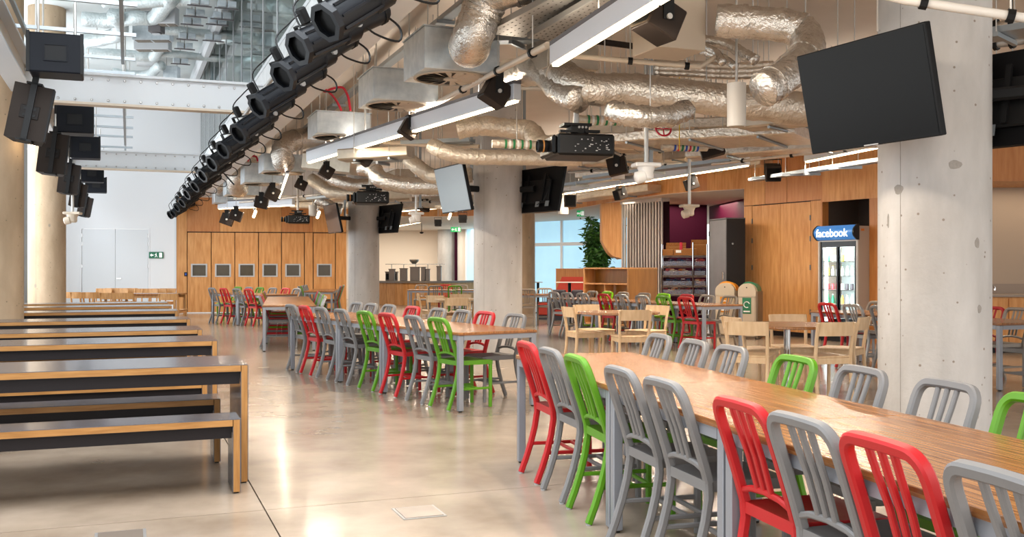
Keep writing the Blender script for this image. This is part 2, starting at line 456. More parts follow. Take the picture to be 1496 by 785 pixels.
pw = sempty('wall_far_plywood', (WO.x, WO.y, 0), WA)
seams = [273.4, 308.5, 343, 377.7, 411.2, 444.7]
us = [wl(x) for x in seams]; uA, uB = wl(457.5), wl(490); uE = wl(506)
MB().box((0, .06, 0), (uE, .2, 3.45)).build('backing', 'laminate_matt', pw)
MB().box((.0, 0, .0), (us[0]-.012, .06, 3.45)).build('ply_panel', 'ply', pw)
MB().box((us[-1]+.012, 0, .0), (uA-.012, .06, 2.41)).build('ply_panel', 'ply', pw)
MB().box((uB+.012, 0, .0), (uE, .06, 2.41)).build('ply_panel', 'ply', pw)
hs = [us[0]-.008, us[1]+.25, wl(411), wl(457), uE]
for i in range(4):
    MB().box((hs[i]+.004, 0, 2.43), (hs[i+1]-.004, .06, 3.45)).build('ply_panel', 'ply' if i % 2 else 'ply_dark', pw)
def fpanel(a, b):
    f = MB()
    w0, w1 = a+.12, b-.12
    f.box((a+.012, 0, .03), (w0, .055, 2.40)); f.box((w1, 0, .03), (b-.012, .055, 2.40))
    f.box((w0, 0, .03), (w1, .055, 1.09)); f.box((w0, 0, 1.46), (w1, .055, 2.40))
    o = f.build('folding_panel', 'ply', pw)
    r = MB(); e = .035
    r.box((w0-.01, -.012, 1.08), (w0+e, .03, 1.47)); r.box((w1-e, -.012, 1.08), (w1+.01, .03, 1.47))
    r.box((w0+e, -.012, 1.08), (w1-e, .03, 1.08+e)); r.box((w0+e, -.012, 1.47-e), (w1-e, .03, 1.47))
    r.build('window_frame', 'frame_alu', o)
    MB().box((w0+.01, .02, 1.09), (w1-.01, .028, 1.46)).build('pane', 'glass_pane', o)
for i in range(5): fpanel(us[i], us[i+1])
fpanel(uA, uB)
MB().box((.0, -.006, 0), (uE, .0, .03)).build('floor_strip', 'white_paint', pw)
# wall switch and exit sign on the far wall
t = thing('wall_switch', 'small black wall switch on the plywood edge strip beside the white wall', 'switch', (WO.x+.27*cos(WA), WO.y+.27*sin(WA)-.0, 1.16), WA)
MB().box((-.05, -.015, -.06), (.05, -.001, .06), bev=.004).build('plate', 'black_plastic', t); MB().box((-.02, -.02, -.03), (.02, -.015, .03)).build('rocker', 'blue', t)
def exit_sign(loc, rot, w, h, label, flip=False, hang=0):
    t = thing('exit_sign', label, 'exit sign', loc, rot)
    MB().box((-w/2, -.02, -h/2), (w/2, .02, h/2), bev=.004).build('board', 'exit_green' if hang else 'exit_dark', t)
    y = -.021
    s = h
    a = MB(); x = -w*.30       # arrow pointing left
    def pl(mb, pts, y0=-.024, y1=-.0205):
        n = len(pts); vs = [(p[0], y0, p[1]) for p in pts]+[(p[0], y1, p[1]) for p in pts]
        mb.add(vs, [tuple(range(n)), tuple(range(n, 2*n))[::-1]]+[(i, n+i, n+(i+1) % n, (i+1) % n) for i in range(n)])
    pl(a, [(x-.26*s, 0), (x, .26*s), (x, .09*s), (x+.25*s, .09*s), (x+.25*s, -.09*s), (x, -.09*s), (x, -.26*s)])
    a.build('arrow', 'exit_white', t)
    m = MB(); x = 0        # running figure beside a doorway
    pl(m, [(x+k, l) for k, l in ((-.02*s, .33*s), (.07*s, .33*s), (.07*s, .22*s), (-.02*s, .22*s))])
    pl(m, [(x-.06*s, .17*s), (x+.08*s, .17*s), (x+.10*s, -.05*s), (x-.02*s, -.05*s)])
    pl(m, [(x-.02*s, -.05*s), (x+.05*s, -.05*s), (x-.12*s, -.34*s), (x-.2*s, -.34*s)])
    pl(m, [(x+.04*s, -.05*s), (x+.10*s, -.05*s), (x+.2*s, -.32*s), (x+.13*s, -.34*s)])
    pl(m, [(x-.06*s, .17*s), (x-.05*s, .10*s), (x-.2*s, -.02*s), (x-.22*s, .05*s)])
    m.build('running_figure', 'exit_white', t)
    d = MB(); x = w*.33
    pl(d, [(x-.22*s, .36*s), (x+.2*s, .36*s), (x+.2*s, -.36*s), (x-.22*s, -.36*s)]); d.build('doorway', 'exit_white', t)
    if hang:
        MB().tube([(-w*.3, 0, h/2), (-w*.3, 0, hang)], .006, 6).build('rod', 'rod', t); MB().tube([(w*.3, 0, h/2), (w*.3, 0, hang)], .006, 6).build('rod', 'rod', t)
    return t
ue = wl(228.5)
exit_sign((WO.x+ue*cos(WA)+.02*sin(WA), WO.y+ue*sin(WA)-.03, CH+.395), WA, .40, .19, 'dark green exit sign with arrow on the white far wall')

# left side: glazed facade beyond the left columns
lw = sempty('window_2', (0, 0, 0), R(TB))
for k in range(14):
    b = -3+2.6*k
    MB().box((-3.3, b, 0), (-3.2, b+.08, 6.85)).build('mullion', 'white_paint', lw)
    MB().box((-3.26, b+.08, .1), (-3.24, b+2.6, 6.8)).build('pane', 'glass', lw)
MB().box((-3.32, -3, 0), (-3.18, 33, .1)).build('sill', 'white_paint', lw)
# plywood wall with double doors on the right
RA = R(-62); RO = Vector((4.82, 20.47))
def rl(px, y=0):      # local u on the line y=const of the right wall frame for picture column px
    r = (px-748)/1440; ox = RO.x-y*sin(RA); oy = RO.y+y*cos(RA)
    return (r*oy-ox)/(cos(RA)-r*sin(RA))
def RW(u, y, h): return Vector((RO.x+u*cos(RA)-y*sin(RA), RO.y+u*sin(RA)+y*cos(RA), h))
rw = sempty('wall_right', (RO.x, RO.y, 0), RA)
d0, d1 = rl(1099), rl(1184); ue = rl(1199)
MB().box((0, .04, 0), (ue, .2, 4.4)).build('backing', 'laminate_matt', rw)
MB().box((0, 0, .08), (d0-.01, .04, 2.62)).build('ply_panel', 'ply', rw)
MB().box((d1+.01, 0, .08), (ue, .04, 2.62)).build('ply_panel', 'ply', rw)
for (a, b) in ((0, .62), (.63, 1.24), (1.25, ue)):
    if b > a: MB().box((a, 0, 2.63), (b, .04, 4.4)).build('ply_panel', 'ply_dark' if a else 'ply', rw)
MB().box((0, -.004, 0), (ue, .04, .08)).build('baseboard', 'laminate_matt', rw)
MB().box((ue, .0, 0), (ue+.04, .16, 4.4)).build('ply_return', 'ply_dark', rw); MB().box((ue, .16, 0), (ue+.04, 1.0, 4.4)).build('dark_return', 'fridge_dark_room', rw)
d2 = sempty('door_2', (RO.x, RO.y, 0), RA)
dm = (d0+d1)/2
for (a, b) in ((d0, dm-.003), (dm+.003, d1)):
    lf = MB().box((a, .002, .09), (b, .038, 2.61), bev=.003).build('door_leaf', 'ply', d2)
    hx = a if a == d0 else b
    for hz in (.5, 1.35, 1.9, 2.3): MB().cbox((hx, -.002, hz), (.03, .02, .1)).build('hinge', 'hinge', lf)
# recess for the fridge
uu = rl(1270); up_ = rl(1283)
rc = sempty('wall_recess', (RO.x, RO.y, 0), RA)
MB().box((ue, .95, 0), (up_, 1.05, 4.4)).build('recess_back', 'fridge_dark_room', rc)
MB().box((ue+.04, 0, 2.58), (uu+1.6, .06, 4.4)).build('ply_header', 'ply', rc)
MB().box((uu, 0, 0), (up_, .25, 2.58)).build('ply_post', 'ply_dark', rc)
MB().box((up_, .3, 0), (up_+.7, .4, 2.58)).build('grey_panel', 'taupe_wall', rc)
# kitchenette wall at the far right
kt = sempty('wall_kitchen')
x0, x1 = 6.75, 13
MB().box((x0, 16.2, 0), (x1, 16.4, 3)).build('wall_face', 'taupe_wall', kt)
MB().box((x0, 15.0, 2.66), (x1, 15.06, 4.4)).build('ply_bulkhead', 'ply_dark', kt)
MB().box((x0, 15.06, 2.66), (x1, 16.2, 2.70)).build('ply_soffit', 'ply', kt)
MB().box((x0, 16.17, .92), (x1, 16.2, 1.08)).build('splashback', 'grey_splash', kt)
t = thing('kitchen_counter', 'plywood kitchen counter with taupe worktop beyond the nearest column', 'counter', (x0+.05, 15.5, 0))
MB().box((0, 0, .1), (6, .6, .88)).build('body', 'ply', t); MB().box((0, -.03, .88), (6, .66, .92), bev=.004).build('worktop', 'worktop', t)
MB().box((0, .06, 0), (6, .6, .1)).build('plinth', 'laminate_matt', t)
for k in range(6): MB().box((k+.01, -.02, .12), (k+.99, 0, .86)).build('door', 'ply', t)
p = P(1447, 433, 15.8); t = thing('kitchen_tap', 'curved chrome tap on the kitchen counter', 'tap', (p.x, 15.8, .92))
MB().tube([(-.05, 0, 0), (-.05, 0, .09), (-.02, 0, .13), (.04, 0, .13), (.07, 0, .1), (.07, 0, .06)], .013, 8, sub=3).build('spout', 'chrome', t, smooth=True)
MB().lathe([(.03, 0), (.03, .01), (.02, .02)], 12, Matrix.Translation((-.05, 0, 0))).build('base', 'chrome', t)

# curved plywood fascia and the low white soffit behind it
fz = [Vector((-5.06, 30.0)), Vector((-3.3, 31.2)), Vector((-1.2, 31)), Vector((1.06, 29.0)), Vector((2.0, 26.3)), Vector((2.66, 23.9)), Vector((3.55, 21.7)), Vector((4.82, 20.47))]
sm = [Vector((p.x, p.y)) for p in cr_spline([Vector((q.x, q.y, 0)) for q in fz], 4)]
fs_ = sempty('trim_2')
for i in range(len(sm)-1):
    a, b = sm[i], sm[i+1]; n = (b-a).normalized(); n = Vector((-n.y, n.x))*.05; g_ = (b-a)*.004
    MB().prism([a+g_, b-g_, b-g_+n, a+g_+n], 2.99, 3.62).build('ply_strip', 'ply_dark' if i % 3 == 1 else 'ply', fs_)
pts = [(p.x, p.y+.04) for p in sm]+[(5.5, 21.5), (9, 30), (5, 46), (-12, 46), (-8, 30.9)]
struct(MB().prism(pts, 2.98, 3.02).build('ceiling_servery', 'soffit'))

# servery: lit rear wall, side, glazing
sw = sempty('wall_servery')
xe = (647-748)/1440*42.8
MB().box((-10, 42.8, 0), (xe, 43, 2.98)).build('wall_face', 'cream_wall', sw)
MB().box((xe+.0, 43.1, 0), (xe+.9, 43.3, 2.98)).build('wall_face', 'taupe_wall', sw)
q0, q1 = P(664, 0, 41.6).x, P(672, 0, 41.6).x
MB().box((q0, 41.6, 0), (q0+.12, 41.8, 2.98)).build('dark_strip', 'maroon_dark', sw)
MB().box((q0+.12, 41.65, 0), (P(682, 0, 41.6).x, 41.8, 2.98)).build('pale_strip', 'soffit', sw)
def glazing(name, p, q, n, h0, h1, trans=None):
    d = Vector(q)-Vector(p); L = d.length; an = math.atan2(d.y, d.x)
    w = sempty(name, (p[0], p[1], 0), an)
    for k in range(n+1): MB().box((k*L/n-.05, -.06, 0), (k*L/n+.05, .06, h1)).build('mullion', 'mullion', w)
    for k in range(n): MB().box((k*L/n+.05, -.01, h0), ((k+1)*L/n-.05, .01, h1)).build('pane', 'window_blue', w)
    MB().box((0, -.08, 0), (L, .08, h0)).build('sill', 'mullion', w)
    if trans: MB().box((0, -.09, trans-.06), (L, .0-.061, trans+.06)).build('transom', 'mullion', w)
    return w
glazing('window_3', P(682, 0, 41.5).xy, P(781, 0, 35.0).xy, 2, .15, 2.98)
glazing('window_4', P(781, 0, 35.0).xy, P(960, 0, 31).xy, 4, .15, 2.98, 2.17)

# maroon recess walls
mr = sempty('wall_maroon')
def vwall(mb, p, q, h0, h1, th=.08):
    p, q = Vector(p[:2]), Vector(q[:2]); n = (q-p).normalized(); n = Vector((-n.y, n.x))*th
    return mb.prism([p, q, q+n, p+n], h0, h1)
A0, A1, A2 = P(955, 0, 25.2), P(1033, 0, 25.6), P(1036, 0, 26.2)
vwall(MB(), A0, A1, 0, 2.98).build('wall_face', 'maroon_dark', mr)
vwall(MB(), A2, P(1100, 0, 22.6), 0, 2.98).build('wall_face', 'maroon', mr)

# concrete columns on the 8.9 m grid
def column(x, y, label, m, h0=0, h1=4.4, patches=()):
    t = thing('concrete_column', label, 'column', (x, y, 0))
    mb = MB(); n = 48; r = .37
    prof = [(r, 0), (r, h1)]
    mb.lathe(prof, n); mb.build('shaft', m, t, smooth=True)
    s = MB()        # cast joint line
    a = math.atan2(-y, -x)-.60; s.tube([(r*cos(a), r*sin(a), .0), (r*cos(a), r*sin(a), h1)], .0022, 5).build('cast_joint', 'patch', t)
    for (da, h, w, hh) in patches:
        a = math.atan2(-y, -x)+da
        q = MB(); k = 14; vs = []
        for rr in (0, 1):
            for i in range(k):
                f = 2*pi*i/k; e = 1+.08*sin(3*f+h*7)+.05*sin(5*f)
                aa = a+w/r*cos(f)*e; vs.append(((r-.002+rr*.0035)*cos(aa), (r-.002+rr*.0035)*sin(aa), h+hh*sin(f)*e))
        q.add(vs, [tuple(range(k, 2*k))]+[(i, (i+1) % k, k+(i+1) % k, k+i) for i in range(k)]).build('filled_patch', 'patch', t)
    return t
c1 = AB(5.26, 5.37)
column(2.957, 6.91, 'nearest round concrete column, behind the far side of the nearest table', 'column_concrete', patches=((-.64, 1.87, .036, .034), (.36, 2.02, .045, .03), (.80, 1.50, .02, .035), (.86, 1.06, .018, .028), (-.9, 1.66, .01, .05)))
column(-.214, 15.02, 'round concrete column behind the second long table, hung with two screens', 'column_concrete')
column(-3.56, 23.67, 'farthest hung-screen round concrete column, before the servery counter', 'column_concrete')
column(-6.6, 12.5, 'leftmost round concrete column, wide and cut by the left frame edge', 'column_concrete_warm', h1=6.85)
column(-9.86, 20.9, 'warm-toned concrete column just right of the leftmost one', 'column_concrete_warm', h1=6.85)
p = P(763, 0, 29); column(p.x, p.y, 'slim-looking far column half hidden behind the central column', 'column_concrete_warm', h1=2.98)
p = P(652, 0, 42.0); column(p.x, p.y, 'small far concrete column at the right end of the servery wall', 'column_concrete', h1=2.98)

# white steel beams across the atrium
def beam(b, a0, a1, h0, h1, label, nr):
    t = thing('steel_beam', label, 'beam', (*AB(0, b).xy, h0), R(TB))
    H = h1-h0
    MB().box((a0, .08, .03), (a1, .11, H-.03)).build('web', 'white_paint', t)
    MB().box((a0, 0, 0), (a1, .2, .03)).build('flange', 'pipe_cream', t); MB().box((a0, 0, H-.03), (a1, .2, H)).build('flange', 'white_paint', t)
    bo = MB()
    for k in range(nr):
        x = a0+.15+(a1-a0-.3)*k/(nr-1)
        for z in (.075, H-.075):
            bo.lathe([(.018, 0), (.018, .012), (.012, .016)], 6, Matrix.Translation((x, .08, z)) @ Matrix.Rotation(R(90), 4, 'X'))
    o = bo.build('bolt_heads', 'frame_alu', t); o['kind'] = 'stuff'
beam(13.9, -1.6, 1.9, 3.46, 3.88, 'near white bolted steel beam spanning the atrium', 17)
beam(22.9, -1.6, 1.9, 3.46, 3.88, 'far white bolted steel beam spanning the atrium', 17)
t = thing('steel_beam', 'white steel edge beam running back above the left column', 'beam', (*AB(-1.25, 0).xy, 3.55), R(TB))
MB().box((-.12, 4, 0), (.12, 30, .03)).build('flange', 'white_paint', t); MB().box((-.015, 4, .03), (.015, 30, .37)).build('web', 'pipe_cream', t); MB().box((-.12, 4, .37), (.12, 30, .4)).build('flange', 'white_paint', t)
# left lighting shelf behind the left columns
# ================================================================ furniture
# ---- slat-back chair (local: faces +y, back at -y)
YW = -.17
def up_y(z):      # rear post line: swept back at foot and top
    if z < .44: return -.285+(.285+YW)*(1-((.44-z)/.44)**1.6)
    return YW-.135*((z-.44)/.42)**1.1
def make_chair(name, m, gap=0):
    t = thing(name, 'x', 'chair'); hw = .178
    for s in (-1, 1):
        MB().sweep([(s*hw, up_y(z), z) for z in (0.008, .1, .2, .3, .40, .47)], .034, .037, (0, 1, 0)).build('leg', m, t, smooth=True)
        MB().sweep([(s*.172, .185, 0.008), (s*.175, .185, .44)], .032, .032, (0, 1, 0)).build('leg', m, t)
    pts = []
    for z in (.46, .55, .64, .72, .775): pts.append((-hw-.004*(z-.4), up_y(z), z))
    for k in range(0, 7):
        f = R(180-15*k); x = -hw+.062+.062*cos(f); z = .785+.062*sin(f); pts.append((x, up_y(z), z))
    pts += [(-.06, up_y(.849), .849), (0, up_y(.850), .850)]
    pts += [(-x, y, z) for (x, y, z) in pts[:-1][::-1]]
    MB().sweep(pts, .038, .037, (0, 1, .3), .2).build('back_frame', m, t, smooth=True)
    rail = [(-.168, up_y(.505), .505), (-.1, up_y(.52)-.0, .524), (0, up_y(.53), .532), (.1, up_y(.52), .524), (.168, up_y(.505), .505)]
    MB().sweep(rail, .024, .024, (0, 1, 0)).build('back_rail', m, t, smooth=True)
    for x in (-.05, 0, .05):
        MB().sweep([(x*.95, up_y(.53), .53), (x, up_y(.66)+.004, .66), (x*1.1, up_y(.76), .76), (x*1.15, up_y(.848), .848)], .024, .018, (0, 1, 0)).build('slat', m, t, smooth=True)
    # dished seat with a rounded front and deep rim
    mb = MB(); nx, ny = 8, 8; top = []; 
    for j in range(ny+1):
        v = j/ny; y = -.185+.395*v; w = .172+.022*v
        if j == ny: w -= .02
        for i in range(nx+1):
            u = i/nx*2-1; x = u*w
            z = .462-.014*(1-u*u)*sin(pi*min(1, v*1.05)) - (.010 if j == ny else 0)
            top.append((x, y, z))
    N = (nx+1)*(ny+1); fs = [(j*(nx+1)+i, j*(nx+1)+i+1, (j+1)*(nx+1)+i+1, (j+1)*(nx+1)+i) for j in range(ny) for i in range(nx)]
    bot = [(x, y, .418 if (j_ % 1 == 0) else .418) for j_, (x, y, z) in enumerate(top)]
    ring = [i for i in range(nx+1)]+[(j+1)*(nx+1)-1 for j in range(1, ny+1)]+[ny*(nx+1)+i for i in range(nx-1, -1, -1)]+[j*(nx+1) for j in range(ny-1, 0, -1)]
    vs = top+[bot[i] for i in ring]; n = len(ring)
    fs += [(ring[i], N+i, N+(i+1) % n, ring[(i+1) % n]) for i in range(n)]; fs.append(tuple(N+i for i in range(n))[::-1])
    mb.add(vs, fs).build('seat', m, t, smooth=True)
    for s in (-1, 1): MB().sweep([(s*.176, up_y(.2), .19), (s*.174, .185, .19)], .018, .022).build('stretcher', m, t)
    MB().sweep([(-.17, -.03, .19), (.17, -.03, .19)], .018, .022).build('stretcher', m, t)
    MB().sweep([(-.17, .06, .19), (.17, .06, .19)], .018, .022).build('stretcher', m, t)
    for s in (-1, 1):
        MB().lathe([(.014, 0), (.015, .008)], 8, Matrix.Translation((s*hw, up_y(.008), 0))).build('foot_cap', 'foot_clear', t)
    return t
PROTO = {}
def chair(kind, x, y, rot, label, group):
    m = {'grey': 'chair_grey', 'red': 'chair_red', 'green': 'chair_green', 'silver': 'chair_silver', 'taupe': 'chair_taupe', 'lime': 'chair_lime'}[kind]
    rot += R(random.uniform(-1.5, 1.5))
    if kind not in PROTO:
        t = make_chair('slat_back_chair', m); PROTO[kind] = t
        t.location = (x, y, 0); t.rotation_euler = (0, 0, rot); t['label'] = label; t['group'] = group; return t
    return dup(PROTO[kind], (x, y, 0), rot, label, group)
CW = {'grey': 'grey', 'red': 'red', 'green': 'green', 'silver': 'grey metal', 'taupe': 'taupe metal', 'lime': 'lime green'}

# ---- long tables
def long_table(label, cx, cy, th, L, Wd=.85, group='long canteen tables', apron=True):
    t = thing('long_table', label, 'table', (cx, cy, 0), R(th), group)
    w, l = Wd/2, L/2
    tp = MB().box((-w, -l+.002, .712), (w, l-.002, .738), bev=.003).build('tabletop', 'teak', t)
    MB().box((-w-.001, -l+.001, .711), (w+.001, l-.001, .722)).build('edge_band', 'teak_edge', tp)
    for sx in (-1, 1):
        for sy in (-1, 1):
            MB().box((sx*(w-.005)-(.05 if sx > 0 else 0), sy*(l-.01)-(.05 if sy > 0 else 0), .012), (sx*(w-.005)+(0 if sx > 0 else .05), sy*(l-.01)+(0 if sy > 0 else .05), .711), bev=.004).build('leg', 'table_steel', t)
            MB().lathe([(.018, 0), (.018, .012)], 8, Matrix.Translation((sx*(w-.03), sy*(l-.035), 0))).build('foot', 'black_plastic', t)
    for sx in (-1, 1): MB().box((sx*(w-.017)-.0125, -l+.06, .665), (sx*(w-.017)+.0125, l-.06, .711)).build('apron_rail', 'table_steel', t)
    for sy in (-1, 1): MB().box((-w+.055, sy*(l-.022)-.0125, .665), (w-.055, sy*(l-.022)+.0125, .711)).build('apron_rail', 'table_steel', t)
    return t
def seg_tables(th, a, cuts, names, Wd, group):
    for (b0, b1), nm in zip(cuts, names):
        c = fr(th, a, (b0+b1)/2); long_table(nm, c.x, c.y, th, b1-b0, Wd, group)
def row(th, a, facing, items, where, group, order):
    # items: (kind, b) listed from the far end; facing +1 = chair looks toward +a
    n = len(items)
    for i, (k, b) in enumerate(items):
        c = fr(th, a, b)
        lab = f"{CW[k].replace(' metal', '') if 'fridge' in where else CW[k]} slat-back chair, {ORD[i]} from {order}, {where}"
        chair(k, c.x, c.y, R(th-90 if facing > 0 else th+90), lab, group)

# table 1 (nearest)
T1 = 14.6
seg_tables(T1, 2.15, [(4.71, 6.55), (3.45, 4.71), (1.5, 3.45)],
           ['far section of the nearest long table, wooden top on grey steel legs', 'short middle section of the nearest long table', 'closest section of the nearest long table, running out of the frame'], .835, 'sections of the nearest long table')
row(T1, 1.955, 1, list(zip(['red', 'grey', 'green', 'grey', 'grey', 'red', 'grey', 'red', 'grey'], [b-.18 for b in (6.19, 5.68, 5.19, 4.54, 4.04, 3.36, 2.96, 2.54, 2.09)])),
    'near side of the nearest table', 'chairs on the near side of the nearest table', 'the far end')
row(T1, 2.475, -1, list(zip(['grey', 'grey', 'grey', 'green', 'grey', 'grey', 'green'], [6.48, 5.91, 5.39, 4.66, 4.08, 3.49, 2.98])),
    'behind the nearest table', 'chairs behind the nearest table', 'the far end')
# table 2
T2 = 32.2
seg_tables(T2, 4.85, [(10.87, 12.5), (9.645, 10.87), (7.93, 9.645)],
           ['far section of the second long table', 'short middle section of the second long table', 'near section of the second long table, its bare end facing the aisle'], .86, 'sections of the second long table')
row(T2, 4.665, 1, list(zip(['grey', 'red', 'grey', 'grey', 'green', 'red', 'grey', 'green'], [b-.17 for b in (12.48, 11.98, 11.42, 10.81, 10.14, 9.57, 8.95, 8.435)])),
    'aisle side of the second table', 'chairs on the aisle side of the second table', 'the far end')
row(T2, 5.14, -1, list(zip(['grey', 'grey', 'grey', 'red', 'grey', 'grey', 'red', 'grey'], [12.62, 12.15, 11.6, 10.92, 10.25, 9.67, 9.16, 8.55])),
    'column side of the second table', 'chairs on the column side of the second table', 'the far end')
# table 3: end-on behind the second table
T3 = 13.0; a3, b3 = inv(T3, -3.99, 15.75)
seg_tables(T3, a3+.42, [(b3, b3+1.8), (b3+1.8, b3+3.6), (b3+3.6, b3+5.0)],
           ['near section of the table seen end-on left of the second table', 'middle section of the end-on table', 'far section of the end-on table'], .84, 'sections of the end-on table')
row(T3, a3+.24, 1, [(k, b3+4.55-.6*i) for i, k in enumerate(['grey', 'red', 'green', 'red', 'grey', 'red', 'grey'])], 'left side of the end-on table', 'chairs left of the end-on table', 'the far end')
row(T3, a3+.72, -1, [(k, b3+4.5-.62*i) for i, k in enumerate(['red', 'grey', 'green', 'grey', 'grey', 'green', 'silver'])], 'right side of the end-on table', 'chairs right of the end-on table', 'the far end')
# table 4: left rear, before the plywood wall
T4 = 43; a4, b4 = inv(T4, -5.55, 22.1)
seg_tables(T4, a4+.42, [(b4, b4+1.3), (b4+1.3, b4+2.6)], ['right section of the table before the plywood folding panels', 'left section of the table before the plywood folding panels'], .84, 'sections of the table before the folding panels')
row(T4, a4+.22, 1, [(k, on_line(px, T4, a4-.03)) for k, px in (('grey', 312), ('red', 329), ('grey', 348), ('red', 365))], 'near side of the table before the folding panels', 'chairs on the near side of the table by the folding panels', 'the left')
row(T4, a4+.74, -1, [(k, on_line(px, T4, a4+1.0)) for k, px in (('green', 346), ('grey', 362), ('green', 378), ('grey', 397), ('red', 416), ('grey', 432))], 'far side of the table before the folding panels', 'chairs on the far side of the table by the folding panels', 'the left')
# table 5: end-on, left of the third column
T5 = 7; a5, b5 = inv(T5, -5.37, 25.4)
seg_tables(T5, a5+.37, [(b5, b5+1.6), (b5+1.6, b5+3.2)], ['near section of the narrow table end-on left of the third column', 'far section of the narrow table left of the third column'], .74, 'sections of the table left of the third column')
row(T5, a5+.13, 1, [(k, b5+2.8-.58*i) for i, k in enumerate(['grey', 'grey', 'grey', 'green', 'grey'])], 'left of the third-column table', 'chairs left of the third-column table', 'the far end')
row(T5, a5+.61, -1, [(k, b5+2.4-.62*i) for i, k in enumerate(['silver', 'green', 'red', 'grey'])], 'right of the third-column table', 'chairs right of the third-column table', 'the far end')
# middle table M1
TM = 30; am, bm = inv(TM, 3.08, 15.8)
seg_tables(TM, am+.42, [(bm, bm+1.7), (bm+1.7, bm+3.0), (bm+3.0, bm+4.72)],
           ['near right section of the long table in front of the plywood bookcase', 'middle section of the long table in front of the plywood bookcase', 'far left section of the long table in front of the plywood bookcase'], .84, 'sections of the table before the bookcase')
row(TM, am+.23, 1, [(k, on_line(px, TM, am-.06)) for k, px in (('silver', 809), ('silver', 828), ('silver', 850.6), ('red', 882), ('silver', 907.6), ('silver', 938), ('green', 968.8), ('red', 1001))],
    'near side of the table before the bookcase', 'chairs on the near side of the bookcase table', 'the left')
row(TM, am+.75, -1, [(k, on_line(px, TM, am+1.05)) for k, px in (('taupe', 866), ('lime', 888), ('taupe', 911), ('taupe', 942), ('lime', 970), ('red', 1004), ('taupe', 1034), ('taupe', 1067))],
    'far side of the table before the bookcase', 'chairs on the far side of the bookcase table', 'the left')
# table M2 behind the central column
long_table('wooden table half hidden behind the central column', .12, 23.0, 90, 1.55, .8, None)
chair('taupe', P(770, 0, 22.5).x, 22.75, 0, 'taupe metal slat-back chair touching the right edge of the central column', 'chairs at the half hidden table')
chair('taupe', P(795, 0, 23.9).x, 23.2, pi, 'taupe metal slat-back chair beyond the half hidden table', 'chairs at the half hidden table')
# right table M3
T6 = 19.2; a6, b6 = 8.486, 8.33
seg_tables(T6, a6+.42, [(b6, b6+1.66), (b6+1.66, b6+3.34)], ['near section of the right-hand table, seen right of the nearest column', 'far section of the right-hand table, in front of the drinks fridge'], .84, 'sections of the right-hand table')
row(T6, a6+.22, 1, [(k, on_line(px, T6, a6-.06)) for k, px in (('red', 1209), ('silver', 1246), ('grey', 1287))], 'near side of the table before the fridge', 'chairs on the near side of the fridge table', 'the far end')
row(T6, a6+.70, -1, [('taupe', on_line(1281, T6, a6+.98)), ('red', on_line(1449, T6, a6+.98)), ('taupe', on_line(1487, T6, a6+.98))], 'far side of the table before the fridge', 'chairs on the far side of the fridge table', 'the far end')
c = fr(T6, 8.83, 8.32); chair('grey', c.x, c.y, R(T6), 'grey slat-back chair at the near head of the right-hand table, by the frame edge', 'chairs on the near side of the fridge table')
# table C1 before the servery counter
long_table('wooden table before the curved servery counter', -1.95, 27.6, 90, 1.9, .8, None)
for k, px, z, r, lb in (('taupe', 616, 28.4, pi, 'taupe metal slat-back chair beyond the servery table, leftmost'), ('grey', 636, 26.9, 0, 'grey slat-back chair in front of the servery table, left of the green one'),
                        ('red', 651, 28.4, pi, 'red slat-back chair beyond the servery table'), ('green', 665, 26.9, 0, 'green slat-back chair in front of the servery table'),
                        ('taupe', 674, 28.4, pi, 'taupe metal slat-back chair beyond the servery table, right of the red one'), ('taupe', 686, 27.2, R(80), 'taupe metal slat-back chair at the right head of the servery table')):
    p = P(px, 0, z); chair(k, p.x, p.y+(.22 if r == 0 else -.22 if r == pi else 0), r, lb, 'chairs around the servery table')

# ---- wooden chair with a curved back board
def make_wood(m):
    t = thing('wooden_chair', 'x', 'chair')
    for s in (-1, 1):
        MB().sweep([(s*.195, -.235, 0), (s*.195, -.20, .25), (s*.195, -.19, .45), (s*.2, -.215, .62), (s*.205, -.26, .79)], .032, .036, (0, 1, 0)).build('leg', m, t, smooth=True)
        MB().sweep([(s*.19, .2, 0), (s*.195, .195, .43)], .034, .034, (0, 1, 0)).build('leg', m, t)
        MB().box((s*.19-.01, -.19, .37), (s*.19+.01, .19, .43)).build('apron', m, t)
    MB().box((-.18, .185, .37), (.18, .205, .43)).build('apron', m, t); MB().box((-.18, -.2, .37), (.18, -.18, .43)).build('apron', m, t)
    MB().box((-.215, -.20, .43), (.215, .225, .45), bev=.006).build('seat', m, t)
    mb = MB(); vs = []; fs = []; n = 10
    for i in range(n+1):
        u = i/n*2-1; x = u*.19; yb = -.25-.028*(1-u*u)
        for (dy, z) in ((.009, .655), (-.009, .655), (-.019, .795), (-.001, .795)): vs.append((x, yb+.0+dy+.012, z))
    for i in range(n):
        for k in range(4):
            k2 = (k+1) % 4; fs.append((i*4+k, i*4+k2, (i+1)*4+k2, (i+1)*4+k))
    fs += [(0, 1, 2, 3)[::-1], tuple(range(n*4, n*4+4))]
    mb.add(vs, fs).build('backrest', m, t, smooth=True)
    return t
WP = {}
def wchair(m, x, y, rot, label, group):
    if m not in WP:
        t = make_wood(m); WP[m] = t; t.location = (x, y, 0); t.rotation_euler = (0, 0, rot); t['label'] = label; t['group'] = group; return t
    return dup(WP[m], (x, y, 0), rot, label, group)
def wback(m, px, z, deg, label, group):      # placed by the back board's centre
    p = P(px, 0, z); r = R(deg); wchair(m, p.x-sin(r)*.24, p.y+cos(r)*.24, r, label, group)
